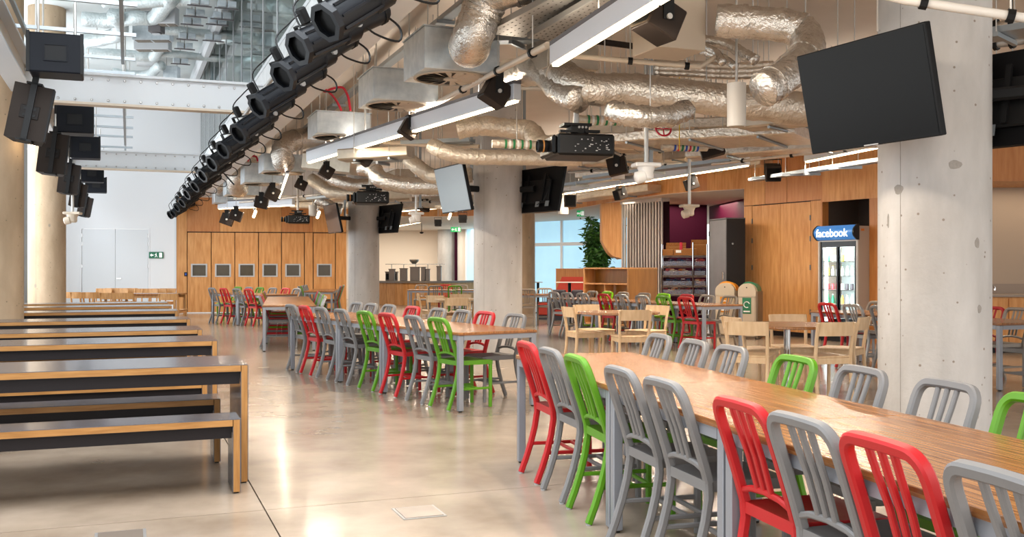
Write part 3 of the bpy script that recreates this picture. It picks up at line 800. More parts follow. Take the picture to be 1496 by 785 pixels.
def round_table(x, y, r, label, m='teak', base='chrome'):
    t = thing('round_table', label, 'table', (x, y, 0), 0, None)
    MB().lathe([(r-.02, .708), (r, .714), (r, .732), (r-.004, .738)], 48).build('tabletop', m, t, smooth=True)
    MB().lathe([(.035, .03), (.035, .70), (.12, .702), (.12, .708)], 20).build('pedestal', base, t, smooth=True)
    MB().lathe([(.28, 0), (.28, .012), (.06, .03), (.035, .035)], 32).build('base_plate', base, t, smooth=True)
    return t
round_table(1.46, 13.5, .56, 'round wooden cafe table left of the nearest round one, before the bookcase')
gA = 'pale wooden chairs at the left round table'
wback('birch', 831, 13.75, -72, 'pale wooden chair on the left side of the left round table, seen side-on', gA)
wback('birch', 857, 14.6, 205, 'pale wooden chair beyond the left round table, facing the camera', gA)
wback('birch', 928, 12.75, 8, 'pale wooden chair in front of the left round table, back to the camera', gA)
wback('birch', 960, 14.3, 130, 'pale wooden chair on the right side of the left round table', gA)
round_table(2.93, 10.5, .56, 'nearest round wooden cafe table on a chrome pedestal')
gB = 'pale wooden chairs at the nearest round table'
wback('birch', 1151, 11.5, 180, 'pale wooden chair beyond the nearest round table, facing the camera', gB)
wback('birch', 1091, 9.95, -24, 'pale wooden chair front left of the nearest round table', gB)
wback('birch', 1070, 10.9, -75, 'pale wooden chair leftmost at the nearest round table, seen edge-on', gB)
wback('birch', 1221, 9.85, 14, 'pale wooden chair front right of the nearest round table, back to the camera', gB)
wback('birch', 1261, 10.9, 55, 'pale wooden chair rightmost at the nearest round table, beside the column', gB)
p = P(672, 0, 19.4); round_table(p.x, p.y, .5, 'small pale round table left of the central column', 'birch')
gC = 'pale wooden chairs left of the central column'
wback('birch', 636, 19.6, -30, 'pale wooden chair far left of the small pale round table', gC)
wback('birch', 667, 17.9, 6, 'pale wooden chair in front of the small pale round table', gC)
wback('birch', 673, 20.6, 180, 'pale wooden chair beyond the small pale round table', gC)
wback('birch_honey', 697, 19.8, 80, 'honey-coloured wooden chair touching the left edge of the central column', gC)
wback('birch', 612, 20.9, -85, 'pale wooden chair seen side-on near the left end of the servery table', gC)
# far left wooden chairs and tables before the white wall
gD = 'honey wooden chairs before the white double doors'
fl_ = [(104, 22.4, 0), (117, 22.2, 4), (134, 22.2, -4), (160, 21.6, 0), (181, 21.6, 0), (246, 21.0, -6), (152, 26.5, 180), (165, 26.8, 180), (176, 26.6, 180), (189, 26.8, 180), (208, 26.2, 180), (219, 26.0, 180), (232, 26.3, 180), (245, 26.5, 180)]
for i, (px, z, r) in enumerate(fl_):
    lb = f"honey wooden chair, {ORD[i]} from the left in the front row before the white doors" if i < 6 else f"honey wooden chair, {ORD[i-6]} from the left in the back row before the white doors"
    wback('birch_honey', px, z, r, lb, gD)
def wood_table(label, cx, cy, L, Wd=.8, rot=0, m='teak'):
    t = thing('wooden_table', label, 'table', (cx, cy, 0), rot)
    MB().box((-L/2, -Wd/2, .71), (L/2, Wd/2, .74), bev=.004).build('tabletop', m, t)
    for sx in (-1, 1):
        for sy in (-1, 1): MB().cbox((sx*(L/2-.05), sy*(Wd/2-.05), .355), (.05, .05, .71)).build('leg', 'birch_honey', t)
    MB().box((-L/2+.06, -Wd/2+.04, .64), (L/2-.06, -Wd/2+.06, .71)).build('apron', 'birch_honey', t)
    MB().box((-L/2+.06, Wd/2-.06, .64), (L/2-.06, Wd/2-.04, .71)).build('apron', 'birch_honey', t)
wood_table('wooden table at the left end before the white double doors', P(118, 0, 23.4).x, 23.4, 2.0)
wood_table('wooden table at the right end before the white wall, right of the doors', P(204, 0, 23.4).x, 23.4, 2.0)

# ---- dark-topped benches and tables with oak edges
def waterfall(name, cat, label, bf, ar, L, D, H, T, group, lab_extra=''):
    # bf: along-coordinate of the front face, ar: right end; built in the building frame
    o = AB(ar, bf); t = thing(name, label, cat, (o.x, o.y, 0), R(TB), group)
    x1, x0 = 0, -L
    v = .004
    core = MB()
    core.box((x0+T, 0, H-T+v), (x1-T, D, H-v)); core.build('oak_edge_top', 'oak', t)
    for (a, b, nm) in ((x1-T+v, x1-v, 'leg'), (x0+v, x0+T-v, 'leg')):
        mb = MB(); h = H-v
        # leg panel with a mitred top corner
        if a > -L/2: pts = [(a, .01), (b, .01), (b, h), (a, h-(b-a))]
        else: pts = [(a, .01), (b, .01), (b, h-(b-a)), (a, h)]
        vs = [(p[0], 0, p[1]) for p in pts]+[(p[0], D, p[1]) for p in pts]
        mb.add(vs, [(0, 1, 2, 3), (7, 6, 5, 4), (0, 4, 5, 1), (1, 5, 6, 2), (2, 6, 7, 3), (3, 7, 4, 0)])
        if a > -L/2: mb.add([(a, 0, h-(b-a)), (b, 0, h), (a, 0, h), (a, D, h-(b-a)), (b, D, h), (a, D, h)], [(0, 1, 2), (5, 4, 3), (0, 2, 5, 3), (1, 0, 3, 4), (2, 1, 4, 5)])
        else: mb.add([(b, 0, h-(b-a)), (a, 0, h), (b, 0, h), (b, D, h-(b-a)), (a, D, h), (b, D, h)], [(2, 1, 0), (3, 4, 5), (3, 5, 2, 0), (4, 3, 0, 1), (5, 4, 1, 2)])
        lg = mb.build(nm, 'oak_leg', t)
        MB().box((a-v, .001, .01), (a, D-.001, H-T)).build('dark_face', 'laminate', lg); MB().box((b, .001, .01), (b+v, D-.001, H-.001)).build('dark_face', 'laminate', lg)
        MB().box((a+.005, .02, 0), (b-.005, .08, .01)).build('foot', 'black_plastic', lg)
    MB().box((x0, .0005, H-v), (x1, D-.0005, H)).build('dark_top', 'laminate', t)
    MB().box((x0+T, .001, H-T), (x1-T, D-.001, H-T+v)).build('dark_underside', 'laminate_matt', t)
    ap = .07 if H < .6 else .075
    for y in (.03, D-.05): MB().box((x0+T+v, y, H-T-ap), (x1-T-v, y+.02, H-T)).build('apron', 'laminate_matt', t)
    return t
tb = [(6.284, .69), (8.467, .684), (10.06, .67), (12.2, .68), (14.67, .65), (16.6, .64), (18.2, .63)]
wd = ['nearest', 'second', 'third', 'fourth', 'fifth', 'sixth', 'farthest']
for (b, a), n in zip(tb, wd):
    waterfall('bench_table', 'table', f'{n} of the long dark-topped oak-edged tables on the left', b, a, 2.4, .70, .735, .045, 'dark-topped tables on the left')
nb = [(6.014, .617, 'bench in front of the nearest dark-topped table'), (7.0, .585, 'bench behind the nearest dark-topped table'), (8.03, .575, 'bench in front of the second dark-topped table'),
      (9.25, .57, 'bench behind the second dark-topped table'), (9.74, .56, 'bench in front of the third dark-topped table'), (10.85, .56, 'bench behind the third dark-topped table'),
      (11.8, .57, 'bench in front of the fourth dark-topped table'), (13.0, .5, 'bench behind the fourth dark-topped table'), (15.45, .5, 'bench behind the fifth dark-topped table'), (17.4, .5, 'bench behind the sixth dark-topped table')]
for b, a, n in nb:
    waterfall('bench', 'bench', 'low oak-edged '+n, b, a, 2.4 if b < 11.5 else 2.0 if b < 14 else 2.3, .30, .44, .045, 'low dark-topped benches')
# ================================================================ things at the back
def vat(px, py, z): return P(px, py, z)
# servery counter with curved plywood front
cc = [P(540, 0, 36.5), P(600, 0, 35.6), P(650, 0, 36.2), P(700, 0, 38.5)]
cs = cr_spline([Vector((p.x, p.y, 0)) for p in cc], 5)
t = thing('servery_counter', 'long curved plywood servery counter with dark worktop at the back', 'counter', (cs[8].x, cs[8].y, 0))
back = [Vector((p.x+.1, p.y+1.0, 0)) for p in cs]
for i in range(len(cs)-1):
    g_ = (cs[i+1]-cs[i])*.01
    MB().prism([cs[i]+g_, cs[i+1]-g_, back[i+1], back[i]], .0, .80).build('front_panel', 'ply', t, world=True)
ov = [Vector((p.x-.0, p.y-.08, 0)) for p in cs]
MB().prism(ov+[b for b in back[::-1]], .80, .87).build('worktop', 'counter_top', t, world=True)
def on_counter(name, label, cat, px0, px1, ytop, z, m, d=.4, extra=None):
    a, b = P(px0, ytop, z), P(px1, ytop, z); w = b.x-a.x; h = a.z-.87
    q = thing(name, label, cat, ((a.x+b.x)/2, z, .87))
    MB().box((-w/2, 0, 0), (w/2, d, h), bev=.01).build('body', m, q)
    MB().box((-w/2-.02, -.01, h-.03), (w/2+.02, d+.01, h), bev=.004).build('cap', 'counter_top', q)
    return q, w, h
for px0, px1, yt, lb in ((568, 576, 391, 'first grey upright display stand from the left on the servery counter'), (584, 594, 390, 'second grey upright display stand from the left on the servery counter'),
                         (599, 612, 388, 'widest grey upright display stand, under the metal bowl, on the servery counter'), (615, 621, 388, 'fourth grey upright display stand from the left on the servery counter'),
                         (622, 627, 391, 'fifth, shorter grey display stand from the left on the servery counter'), (638, 644, 387, 'rightmost grey upright display stand on the servery counter')):
    on_counter('display_stand', lb, 'display stand', px0, px1, yt+2, 36.4, 'display_grey', .35)
a, b = P(563, 386.5, 36.3), P(650, 386.5, 36.3)
t = thing('glass_shelf', 'long thin glass shelf across the display stands on the servery counter', 'shelf', (a.x, 36.3, a.z))
MB().box((0, 0, 0), (b.x-a.x, .5, .02)).build('pane', 'stainless', t)
for k in range(5): MB().tube([(.2+k*(b.x-a.x-.4)/4, .25, 0), (.2+k*(b.x-a.x-.4)/4, .25, -(a.z-.87))], .015, 6).build('post', 'rod', t)
q, w, h = on_counter('coffee_machine', 'dark boxy coffee machine at the left on the servery counter', 'coffee machine', 563, 580, 397, 36.8, 'counter_top', .4)
MB().box((-w/2+.03, -.02, .05), (-.03, 0, h-.08)).build('front_window', 'black_plastic', q); MB().box((.03, -.02, .05), (w/2-.03, 0, h-.08)).build('front_window', 'black_plastic', q)
p = P(605, 386.5, 36.5); t = thing('metal_bowl', 'shiny metal bowl on the glass shelf of the servery', 'bowl', (p.x, 36.5, p.z+.02))
MB().lathe([(.06, 0), (.10, .02), (.17, .10), (.18, .16), (.165, .16), (.15, .1), (.05, .03)], 20).build('bowl', 'stainless', t, smooth=True)
exit_sign(tuple(P(666, 335.5, 33)), 0, .34, .17, 'hanging green exit sign in front of the servery, left of the central column', hang=.30)
exit_sign(tuple(P(848, 312, 27.5)), R(-10), .20, .17, 'hanging green exit sign above the blue windows', hang=.2)
t = thing('ceiling_sensor', 'small black pendant sensor on the servery soffit', 'sensor', (*P(616, 337, 36).xy, 2.98))
MB().tube([(0, 0, 0), (0, 0, -.32)], .012, 6).build('stem', 'black_metal', t); MB().lathe([(.02, -.38), (.07, -.36), (.07, -.32), (.02, -.31)], 12).build('head', 'black_metal', t)

# bookcase of plywood
Z1 = 21.0; K = P(918, 0, Z1).xy; Lx = P(852, 0, 22.0).xy; Rx = P(966, 0, 21.8).xy
ex = (K-Lx); Lb = ex.length; ang = math.atan2(ex.y, ex.x); dpt = .95
t = thing('plywood_bookcase', 'honey plywood bookcase with open shelves and a solid side', 'bookcase', (K.x, K.y, 0), ang)
HB = 1.32
MB().box((-.04, 0, 0), (0, dpt, HB)).build('side_panel', 'ply_ochre', t); MB().box((-Lb, 0, 0), (-Lb+.04, dpt, HB)).build('side_panel', 'ply', t)
MB().box((-Lb, 0, HB), (0, dpt, HB+.03)).build('top_panel', 'ply', t); MB().box((-Lb+.04, dpt-.6, 0), (-.04, dpt-.57, HB)).build('back_panel', 'ply_ochre', t)
for z in (.1, .60, .98): MB().box((-Lb+.04, .01, z), (-.04, dpt-.6, z+.03)).build('shelf', 'ply', t)
MB().box((-Lb+1.0*.62, .02, .63), (-Lb+1.0*.62+.02, .3, .98)).build('divider', 'ply', t)
# low plywood screen behind the red sofa
p, q = P(812, 0, 27.8), P(853, 0, 26.8)
t = thing('plywood_screen', 'low reddish plywood screen behind the red sofa', 'screen', (p.x, p.y, 0), math.atan2(q.y-p.y, q.x-p.x))
Lq = (q-p).length
for k in range(3): MB().box((k*Lq/3+.004, 0, 0), ((k+1)*Lq/3-.004, .04, 1.31)).build('ply_panel', 'ply_dark', t)
MB().box((0, -.01, 1.31), (Lq, .05, 1.33)).build('cap', 'ply', t)
# red sofa
p, q = P(800, 0, 26.0), P(852, 0, 25.2)
t = thing('red_sofa', 'red high-backed banquette sofa with dark seat beside the bookcase', 'sofa', (p.x, p.y, 0), math.atan2(q.y-p.y, q.x-p.x))
Lq = (q-p).length
mb = MB(); vs = [(0, .1, .4), (Lq, .1, .4), (Lq, .45, 1.11), (.12, .45, 1.11), (0, .28, .4), (Lq, .28, .4), (Lq, .6, 1.11), (.12, .6, 1.11)]
mb.add(vs, [(0, 1, 2, 3), (7, 6, 5, 4), (0, 4, 5, 1), (1, 5, 6, 2), (2, 6, 7, 3), (3, 7, 4, 0)]).build('backrest', 'sofa_red', t)
MB().box((0, -.45, .12), (Lq/2-.01, .2, .46), bev=.03).build('seat', 'sofa_red', t); MB().box((Lq/2+.01, -.45, .12), (Lq, .2, .46), bev=.03).build('seat', 'sofa_red', t)
MB().box((.02, -.4, 0), (Lq-.02, .5, .12)).build('plinth', 'sofa_dark', t)
for px0, px1, z, lb in ((806, 827, 23.7, 'left dark blue-grey lounge chair in front of the red sofa'), (835, 852, 23.6, 'right dark blue-grey lounge chair in front of the red sofa')):
    a, b = P(px0, 0, z), P(px1, 0, z); w = b.x-a.x
    c = thing('lounge_chair', lb, 'chair', ((a.x+b.x)/2, z, 0))
    MB().box((-w/2, -.05, .38), (w/2, .03, .82), bev=.03).build('backrest', 'sofa_dark', c); MB().box((-w/2, -.05, .34), (w/2, .45, .42), bev=.03).build('seat', 'sofa_dark', c)
    for sx in (-1, 1):
        for y in (0, .4): MB().tube([(sx*(w/2-.03), y, 0), (sx*(w/2-.03), y, .35)], .012, 6).build('leg', 'chrome', c)
def cafe_table(px, z, w, h, label):
    p = P(px, 0, z); t = thing('pedestal_table', label, 'table', (p.x, z, 0))
    MB().box((-w/2, -.3, h-.02), (w/2, .3, h), bev=.006).build('tabletop', 'white', t)
    MB().lathe([(.04, .02), (.04, h-.02)], 12).build('pedestal', 'black_metal', t); MB().lathe([(.22, 0), (.22, .015), (.05, .03)], 20).build('base', 'black_metal', t)
cafe_table(832, 24.3, .70, 1.0, 'white-topped cafe table on a black pedestal before the red sofa')
cafe_table(786, 29.5, .27, .93, 'small narrow black pedestal table before the blue window')

# hanging plant beside the window
p = P(870, 0, 27.6); t = thing('tall_plant', 'tall leafy green bamboo plant in front of the blue windows', 'plant', (p.x, p.y, 0))
MB().lathe([(.22, 0), (.28, .5), (.26, .5), (.2, .45)], 20).build('pot', 'white', t, smooth=True)
MB().lathe([(.25, .44), (.02, .46)], 16).build('soil', 'leaf_dark', t)
lf = MB(); rs = random.Random(3)
tops = []
for k in range(14):
    a = rs.uniform(0, 2*pi); h = rs.uniform(1.7, 2.95); sx = rs.uniform(-.5, .5)
    pts = [(.1*cos(a), .1*sin(a), .45), (.15*cos(a)+sx*.4, .15*sin(a), h*.6), (sx, .2*sin(a), h)]
    MB().tube(cr_spline(pts, 3), .011, 5).build('stem', 'leaf', t)
    for m_ in range(190):
        f = rs.uniform(.28, 1); z = .45+(h-.45)*f; x = sx*f*f+rs.gauss(0, .13); y = .15*sin(a)+rs.gauss(0, .13)
        if z > 2.9: z = 2.9
        d = Vector((rs.gauss(0, 1), rs.gauss(0, 1), rs.gauss(-.3, .6))).normalized(); L = rs.uniform(.12, .24); s_ = d.cross(Vector((rs.gauss(0, 1), rs.gauss(0, 1), 1))).normalized()*L*.17
        c = Vector((x, y, z)); c1 = c+d*L
        if c1.z > 2.95: c1.z = 2.95
        lf.add([c, c+(c1-c)*.45+s_, c1, c+(c1-c)*.45-s_], [(0, 1, 2, 3)])
o = lf.build('foliage', 'leaf', t); o['kind'] = 'stuff'
# curved plywood canopy piece hanging beside the slatted screen
z = 25.0; a0, a1 = P(879, 0, z).x, P(909, 0, z-.7).x
t = thing('plywood_canopy', 'smooth pale plywood canopy with a curved lower corner, hanging left of the slatted screen', 'canopy', (a0, z, 1.6))
zt, zb = 1.38, P(0, 378, z).z-1.6
poly = [(0, zt), (a1-a0, zt), (a1-a0, zb-.02)]
for k in range(8):
    f = k/7; poly.append(((a1-a0)*(1-f)*.85, zb+.02+f**2.2*.45))
n = len(poly); vs = [(x, -.7*x/(a1-a0), y) for x, y in poly]+[(x, .5, y) for x, y in poly]
MB().add(vs, [tuple(range(n))[::-1], tuple(range(n, 2*n))]+[(i, (i+1) % n, n+(i+1) % n, n+i) for i in range(n)]).build('panel', 'ply', t)
MB().add([(x, y-.01, z_) for x, y, z_ in vs[:3]][:0]+[(0, -.02, zt-.01), (a1-a0, -.72, zt-.01), (a1-a0, -.72, zt), (0, -.02, zt)], [(0, 1, 2, 3)]).build('top_edge', 'ply_dark', t)
# slatted screen
p, q = P(908, 0, 24.2), P(964, 0, 23.0); ang = math.atan2(q.y-p.y, q.x-p.x); L = (q-p).length
t = thing('slatted_screen', 'tall screen of vertical grey slats above the bookcase', 'screen', (p.x, p.y, 0), ang)
ns = 15
for k in range(ns): MB().cbox((k*L/(ns-1), .03, 1.5), (.042, .03, 2.92)).build('slat', 'slat_grey', t)
MB().box((-.03, .22, .05), (L+.03, .24, 2.95)).build('backing', 'slat_dark', t)
MB().box((-.04, -.01, 2.9), (L+.04, .24, 2.98)).build('top_rail', 'slat_grey', t); MB().box((-.04, -.01, 0), (L+.04, .24, .06)).build('bottom_rail', 'slat_grey', t)

# wire rack with baskets and snack trays
zr = 22.3; a, b = P(967, 0, zr+.1), P(1033, 0, zr-.1); L = (b-a).length; an = math.atan2(b.y-a.y, b.x-a.x)
t = thing('wire_rack', 'chrome wire shelving rack before the maroon wall', 'shelving rack', (a.x, a.y, 0), an)
HR = P(0, 357, zr).z
for x in (0, L):
    for y in (0, .5): MB().tube([(x, y, 0), (x, y, HR)], .018, 8).build('post', 'chrome', t)
MB().tube([(L*.69, -.02, 0), (L*.69, -.02, HR+.04)], .018, 8).build('post', 'chrome', t)
shz = [P(0, yy, zr).z for yy in (452, 430.5, 418, 403, 389, 374)]
for z in shz:
    mb = MB()
    for y in (0, .5): mb.tube([(0, y, z), (L, y, z)], .009, 5); mb.tube([(0, y, z-.03), (L, y, z-.03)], .006, 5)
    for x in (0, L): mb.tube([(x, 0, z), (x, .5, z)], .009, 5)
    for k in range(9): mb.tube([(0, .05+k*.05, z), (L, .05+k*.05, z)], .004, 4)
    mb.build('wire_shelf', 'chrome', t)
def onrack(u, y, z): v = Vector((u, y, 0)); v.rotate(Matrix.Rotation(an, 3, 'Z')); return (a.x+v.x, a.y+v.y, z)
bz = shz[-1]+.012
for u, w, h, tilt, lb in ((.13, .24, .13, 0, 'small square wicker basket at the left on top of the wire rack'), (.37, .2, .12, 0, 'small wicker basket with a white tag, second on top of the wire rack'), (.62, .3, .15, 0, 'medium wicker basket, third on top of the wire rack'),
                          (.30, .45, .2, 1, 'wide open wicker basket at the back of the rack top, left'), (.83, .36, .24, 1, 'tall open wicker basket at the right on top of the wire rack')):
    y = .05 if not tilt else .33
    if u > .8: y = .12
    q = thing('wicker_basket', lb, 'basket', onrack(u, y, bz), an, None)
    mb = MB(); d = .2; e = .012; k = .03 if tilt else 0
    mb.box((-w/2, 0, 0), (w/2, d, .01)); 
    for (x0, y0, x1, y1, hh) in ((-w/2, 0, w/2, e, h), (-w/2, d-e, w/2, d, h*(1.5 if tilt else 1)), (-w/2, e, -w/2+e, d-e, h*(1.2 if tilt else 1)), (w/2-e, e, w/2, d-e, h*(1.2 if tilt else 1))): mb.box((x0, y0, .01), (x1, y1, hh))
    mb.build('body', 'basket', q)
    r = MB()
    r.tube([(-w/2, 0, h), (w/2, 0, h)], .008, 5); r.build('rim', 'birch_honey', q)
    if 'tag' in lb: MB().box((-w*.3, -.01, h*.5), (w*.3, -.002, h)).build('tag', 'white', q)
q = thing('pink_packet', 'small pink packet standing behind the baskets on the wire rack', 'packet', onrack(.42, .27, bz+.0), an)
MB().box((-.035, 0, 0), (.035, .03, .30), bev=.01).build('packet', 'red_cable', q)
rc_ = random.Random(5)
pal = [mat('snack_navy', '#26304f', .35), mat('snack_red', '#a8323a', .4), mat('snack_blue', '#3d6a9c', .35), mat('snack_cream', '#cbb79a', .45), mat('snack_plum', '#4d2440', .4), mat('snack_orange', '#c46e2a', .4)]
mat('tub', '#8f90a0', .25, alpha=.4)
names = ['bottom', 'second', 'third', 'fourth', 'fifth']
for si, z in enumerate(shz[:5]):
    for half in (0, 1):
        x0, x1 = (.03, L*.66) if half == 0 else (L*.72, L-.04)
        cx = (x0+x1)/2; w = x1-x0
        q = thing('snack_tub', f"clear tub of wrapped snacks at the {'left' if half == 0 else 'right'} on the {names[si]} shelf of the wire rack", 'tub', onrack(cx, .03, z+.01), an, 'snack tubs on the wire rack')
        mb = MB(); d = .42; h = .10
        for (a0_, b0_, a1_, b1_) in ((-w/2, 0, w/2, .008), (-w/2, d-.008, w/2, d), (-w/2, .008, -w/2+.008, d-.008), (w/2-.008, .008, w/2, d-.008)): mb.box((a0_, b0_, .005), (a1_, b1_, h))
        mb.box((-w/2, 0, 0), (w/2, d, .005)); mb.build('tub_wall', 'tub', q)
        for ci in range(4):
            s_ = MB()
            for k in range(int(7+w*10)):
                m4 = Matrix.Translation((rc_.uniform(-w/2+.05, w/2-.05), rc_.uniform(.04, d-.05), rc_.uniform(.03, .14))) @ Matrix.Rotation(rc_.uniform(-3, 3), 4, 'Z') @ Matrix.Rotation(rc_.uniform(-.7, .7), 4, 'X')
                s_.cbox((0, 0, 0), (.09, .05, .02), m4)
            o = s_.build('wrapped_snacks', pal[(ci*2+si+half*3) % 6], q); o['kind'] = 'stuff'
# tall metal cabinet
a, m_ = P(1038, 0, 20.5), P(1062, 0, 19.75); z = 20
HC = P(0, 319, 20).z; d = m_-a; an2 = math.atan2(d.y, d.x); w = Vector((d.x, d.y)).length
t = thing('metal_cabinet', 'tall metal cabinet with grey door and black side before the maroon wall', 'cabinet', (a.x, a.y, 0), an2)
D2 = .40
MB().box((0, 0, .0), (w, D2, HC-.02)).build('body', 'cabinet_black', t)
MB().box((.005, -.02, .05), (w-.005, 0, HC-.04), bev=.004).build('door', 'cabinet_grey', t)
MB().box((-.005, -.022, HC-.02), (w+.005, D2, HC)).build('top_panel', 'cabinet_grey', t)
MB().box((w*.83, -.045, 1.10), (w*.90, -.02, 1.26), bev=.005).build('door_handle', 'stainless', t)
for hz in (HC-.3, .4): MB().cbox((.0, -.02, hz), (.02, .03, .1)).build('hinge', 'black_metal', t)
MB().lathe([(.02, 0), (.02, .015)], 10, Matrix.Translation((w, D2*.3, 1.83)) @ Matrix.Rotation(R(90), 4, 'Y')).build('knob', 'stainless', t)
# recycling bins
def bin_(px0, px1, pr, z, mtop, label):
    a, b, c = P(px0, 0, z), P(px1, 0, z-.15), P(pr, 0, z+.25); d = b-a; w = d.length
    t = thing('recycling_bin', label, 'bin', (a.x, a.y, 0), math.atan2(d.y, d.x)); D = .48
    MB().box((0, 0, .03), (w, D, .86), bev=.03).build('body', 'bin_beige', t)
    MB().box((w-.001, .02, .02), (w+.03, D-.02, .9)).build('side_shell', 'bin_brown', t)
    pts = [(0, .80), (0, .90)]+[(w/2-w/2*cos(R(k*18)), .90+.15*sin(R(k*18))) for k in range(1, 10)]+[(w, .90), (w, .80)]
    n = len(pts); vs = [(x, -.01, z_) for x, z_ in pts]+[(x, D*.35, z_) for x, z_ in pts]
    MB().add(vs, [tuple(range(n)), tuple(range(n, 2*n))[::-1]]+[(i, n+i, n+(i+1) % n, (i+1) % n) for i in range(n)]).build('hood', 'bin_beige', t, smooth=True)
    vs = [(x*.97+.03*w, D*.30, z_+(.035 if z_ > .85 else 0)) for x, z_ in pts]+[(x*.97+.03*w, D+.01, z_+(.01 if z_ > .85 else 0)) for x, z_ in pts]
    MB().add(vs, [tuple(range(n)), tuple(range(n, 2*n))[::-1]]+[(i, n+i, n+(i+1) % n, (i+1) % n) for i in range(n)]).build('lid', mtop, t, smooth=True)
    MB().box((w*.25, -.008, .48), (w*.75, 0, .78), bev=.003).build('label_panel', mtop, t)
    MB().tube([(w*.5+.055*cos(R(20+k*35)), -.012, .65+.055*sin(R(20+k*35))) for k in range(9)], .009, 4).build('label_mark', 'white', t); MB().box((w*.32, -.012, .51), (w*.68, -.008, .535)).build('label_mark', 'white', t)
    MB().lathe([(.012, 0), (.012, .01)], 8, Matrix.Translation((w*.5, -.01, .97)) @ Matrix.Rotation(R(90), 4, 'X')).build('lock', 'black_plastic', t)
    MB().box((.02, .02, 0), (w-.02, D-.02, .03)).build('base', 'bin_brown', t)
bin_(1045, 1073, 1084, 19.2, 'bin_orange', 'beige recycling bin with orange lid beside the black cabinet')
bin_(1078, 1104, 1120, 18.6, 'bin_green', 'beige recycling bin with green lid in front of the plywood doors')

# drinks fridge
fy = -.28; f0, f1 = rl(1195, fy), rl(1253, fy); w = f1-f0; o = RW(f0, fy, 0)
t = thing('drinks_fridge', 'tall glass-door drinks fridge with lit blue facebook sign in the plywood recess', 'fridge', tuple(o), RA)
HF = 2.09; D = .62; hs_ = 1.82
MB().box((0, D-.04, .1), (w, D, HF)).build('back', 'fridge_side', t)
MB().box((0, .03, .1), (.035, D-.04, HF)).build('side_panel', 'fridge_side', t); MB().box((w-.035, .03, .1), (w, D-.04, HF)).build('side_panel', 'fridge_side', t)
MB().box((.035, .03, hs_), (w-.035, D-.04, HF)).build('top_box', 'fridge_side', t); MB().box((.035, .03, .1), (w-.035, D-.04, .32)).build('base_box', 'fridge_side', t)
MB().box((.035, D-.05, .32), (w-.035, D-.04, hs_)).build('inner_back', 'fridge_inner', t)
MB().box((0.01, .05, 0), (w-.01, D-.02, .1)).build('plinth', 'fridge_black', t); MB().box((.03, .01, .12), (w-.03, .03, .30)).build('grille', 'fridge_black', t)
mb = MB(); e = .035
mb.box((0, -.0, .1), (e, .03, hs_+.02)); mb.box((w-e, 0, .1), (w, .03, hs_+.02)); mb.box((e, 0, hs_-.0), (w-e, .03, hs_+.02)); mb.build('front_frame', 'fridge_frame', t)
for (x0, x1, y) in ((.04, w/2+.03, .03), (w/2-.03, w-.04, .005)):
    d = MB(); b = .035
    d.box((x0, y, .32), (x0+b, y+.02, hs_)); d.box((x1-b, y, .32), (x1, y+.02, hs_)); d.box((x0+b, y, .32), (x1-b, y+.02, .36)); d.box((x0+b, y, hs_-.10), (x1-b, y+.02, hs_))
    dd = d.build('sliding_door', 'fridge_black', t); MB().box((x0+b, y+.008, .36), (x1-b, y+.012, hs_-.10)).build('pane', 'glass', dd)
MB().box((.09, .08, .36), (.13, .12, hs_-.12)).build('light_tube', 'glow_cool', t)
shf = [.42, .68, .94, 1.20, 1.46]
cans = [mat('can_red', '#a93b3f', .35), mat('can_green', '#2f7c4d', .35), mat('bottle_green', '#1d6b46', .25), mat('can_white', '#dedad2', .4), mat('can_orange', '#d8742a', .4), mat('can_yellow', '#cdbb3a', .4), mat('can_blue', '#2d5f9e', .35), mat('can_dark', '#3d3338', .35)]
rows_ = [[6, 3, 6, 3], [2, 1, 3, 4], [0, 0, 7, 3], [3, 5, 3, 3], [3, 1, 3, 5]]
sn = ['bottom', 'second', 'third', 'fourth', 'top']
area('fridge_front_fill', tuple(RW(f0+w/2, fy+.10, 1.1)), (R(90), 0, RA), w*.7, 1.2, 16, (.9, .97, 1))  # fill added just inside the doors to brighten the drinks
area('fridge_light', tuple(RW(f0+w/2, fy+.14, hs_-.1)), (0, 0, RA), w*.8, .1, 70, (.9, .97, 1))
for si, z in enumerate(shf):
    MB().box((.04, .08, z-.012), (w-.04, D-.06, z)).build('shelf', 'white', t)
    n = 14
    for k in range(n):
        cm = cans[rows_[si][(k*4//n)]] if k % 3 else cans[rows_[si][(k+1) % 4]]
        x = .10+(w-.2)*k/(n-1); p = RW(f0+x, fy+.16+(.05 if k % 2 else 0), z)
        q = thing('drink_bottle' if si in (1, 3) else 'drink_can', f"{'bottle' if si in (1, 3) else 'can'}, {ORD[k]} from the left on the {sn[si]} shelf of the drinks fridge", 'bottle' if si in (1, 3) else 'can', tuple(p), 0, f'drinks on the {sn[si]} fridge shelf')
        r = .026
        if si in (1, 3):
            MB().lathe([(r, 0), (r, .10), (.011, .14), (.011, .165)], 10).build('body', cm, q, smooth=True); MB().lathe([(.013, .165), (.013, .178)], 8).build('cap', cans[(k+si) % 8], q)
        else: MB().lathe([(r-.004, 0), (r, .008), (r, .105), (r-.006, .112)], 10).build('body', cm, q, smooth=True)
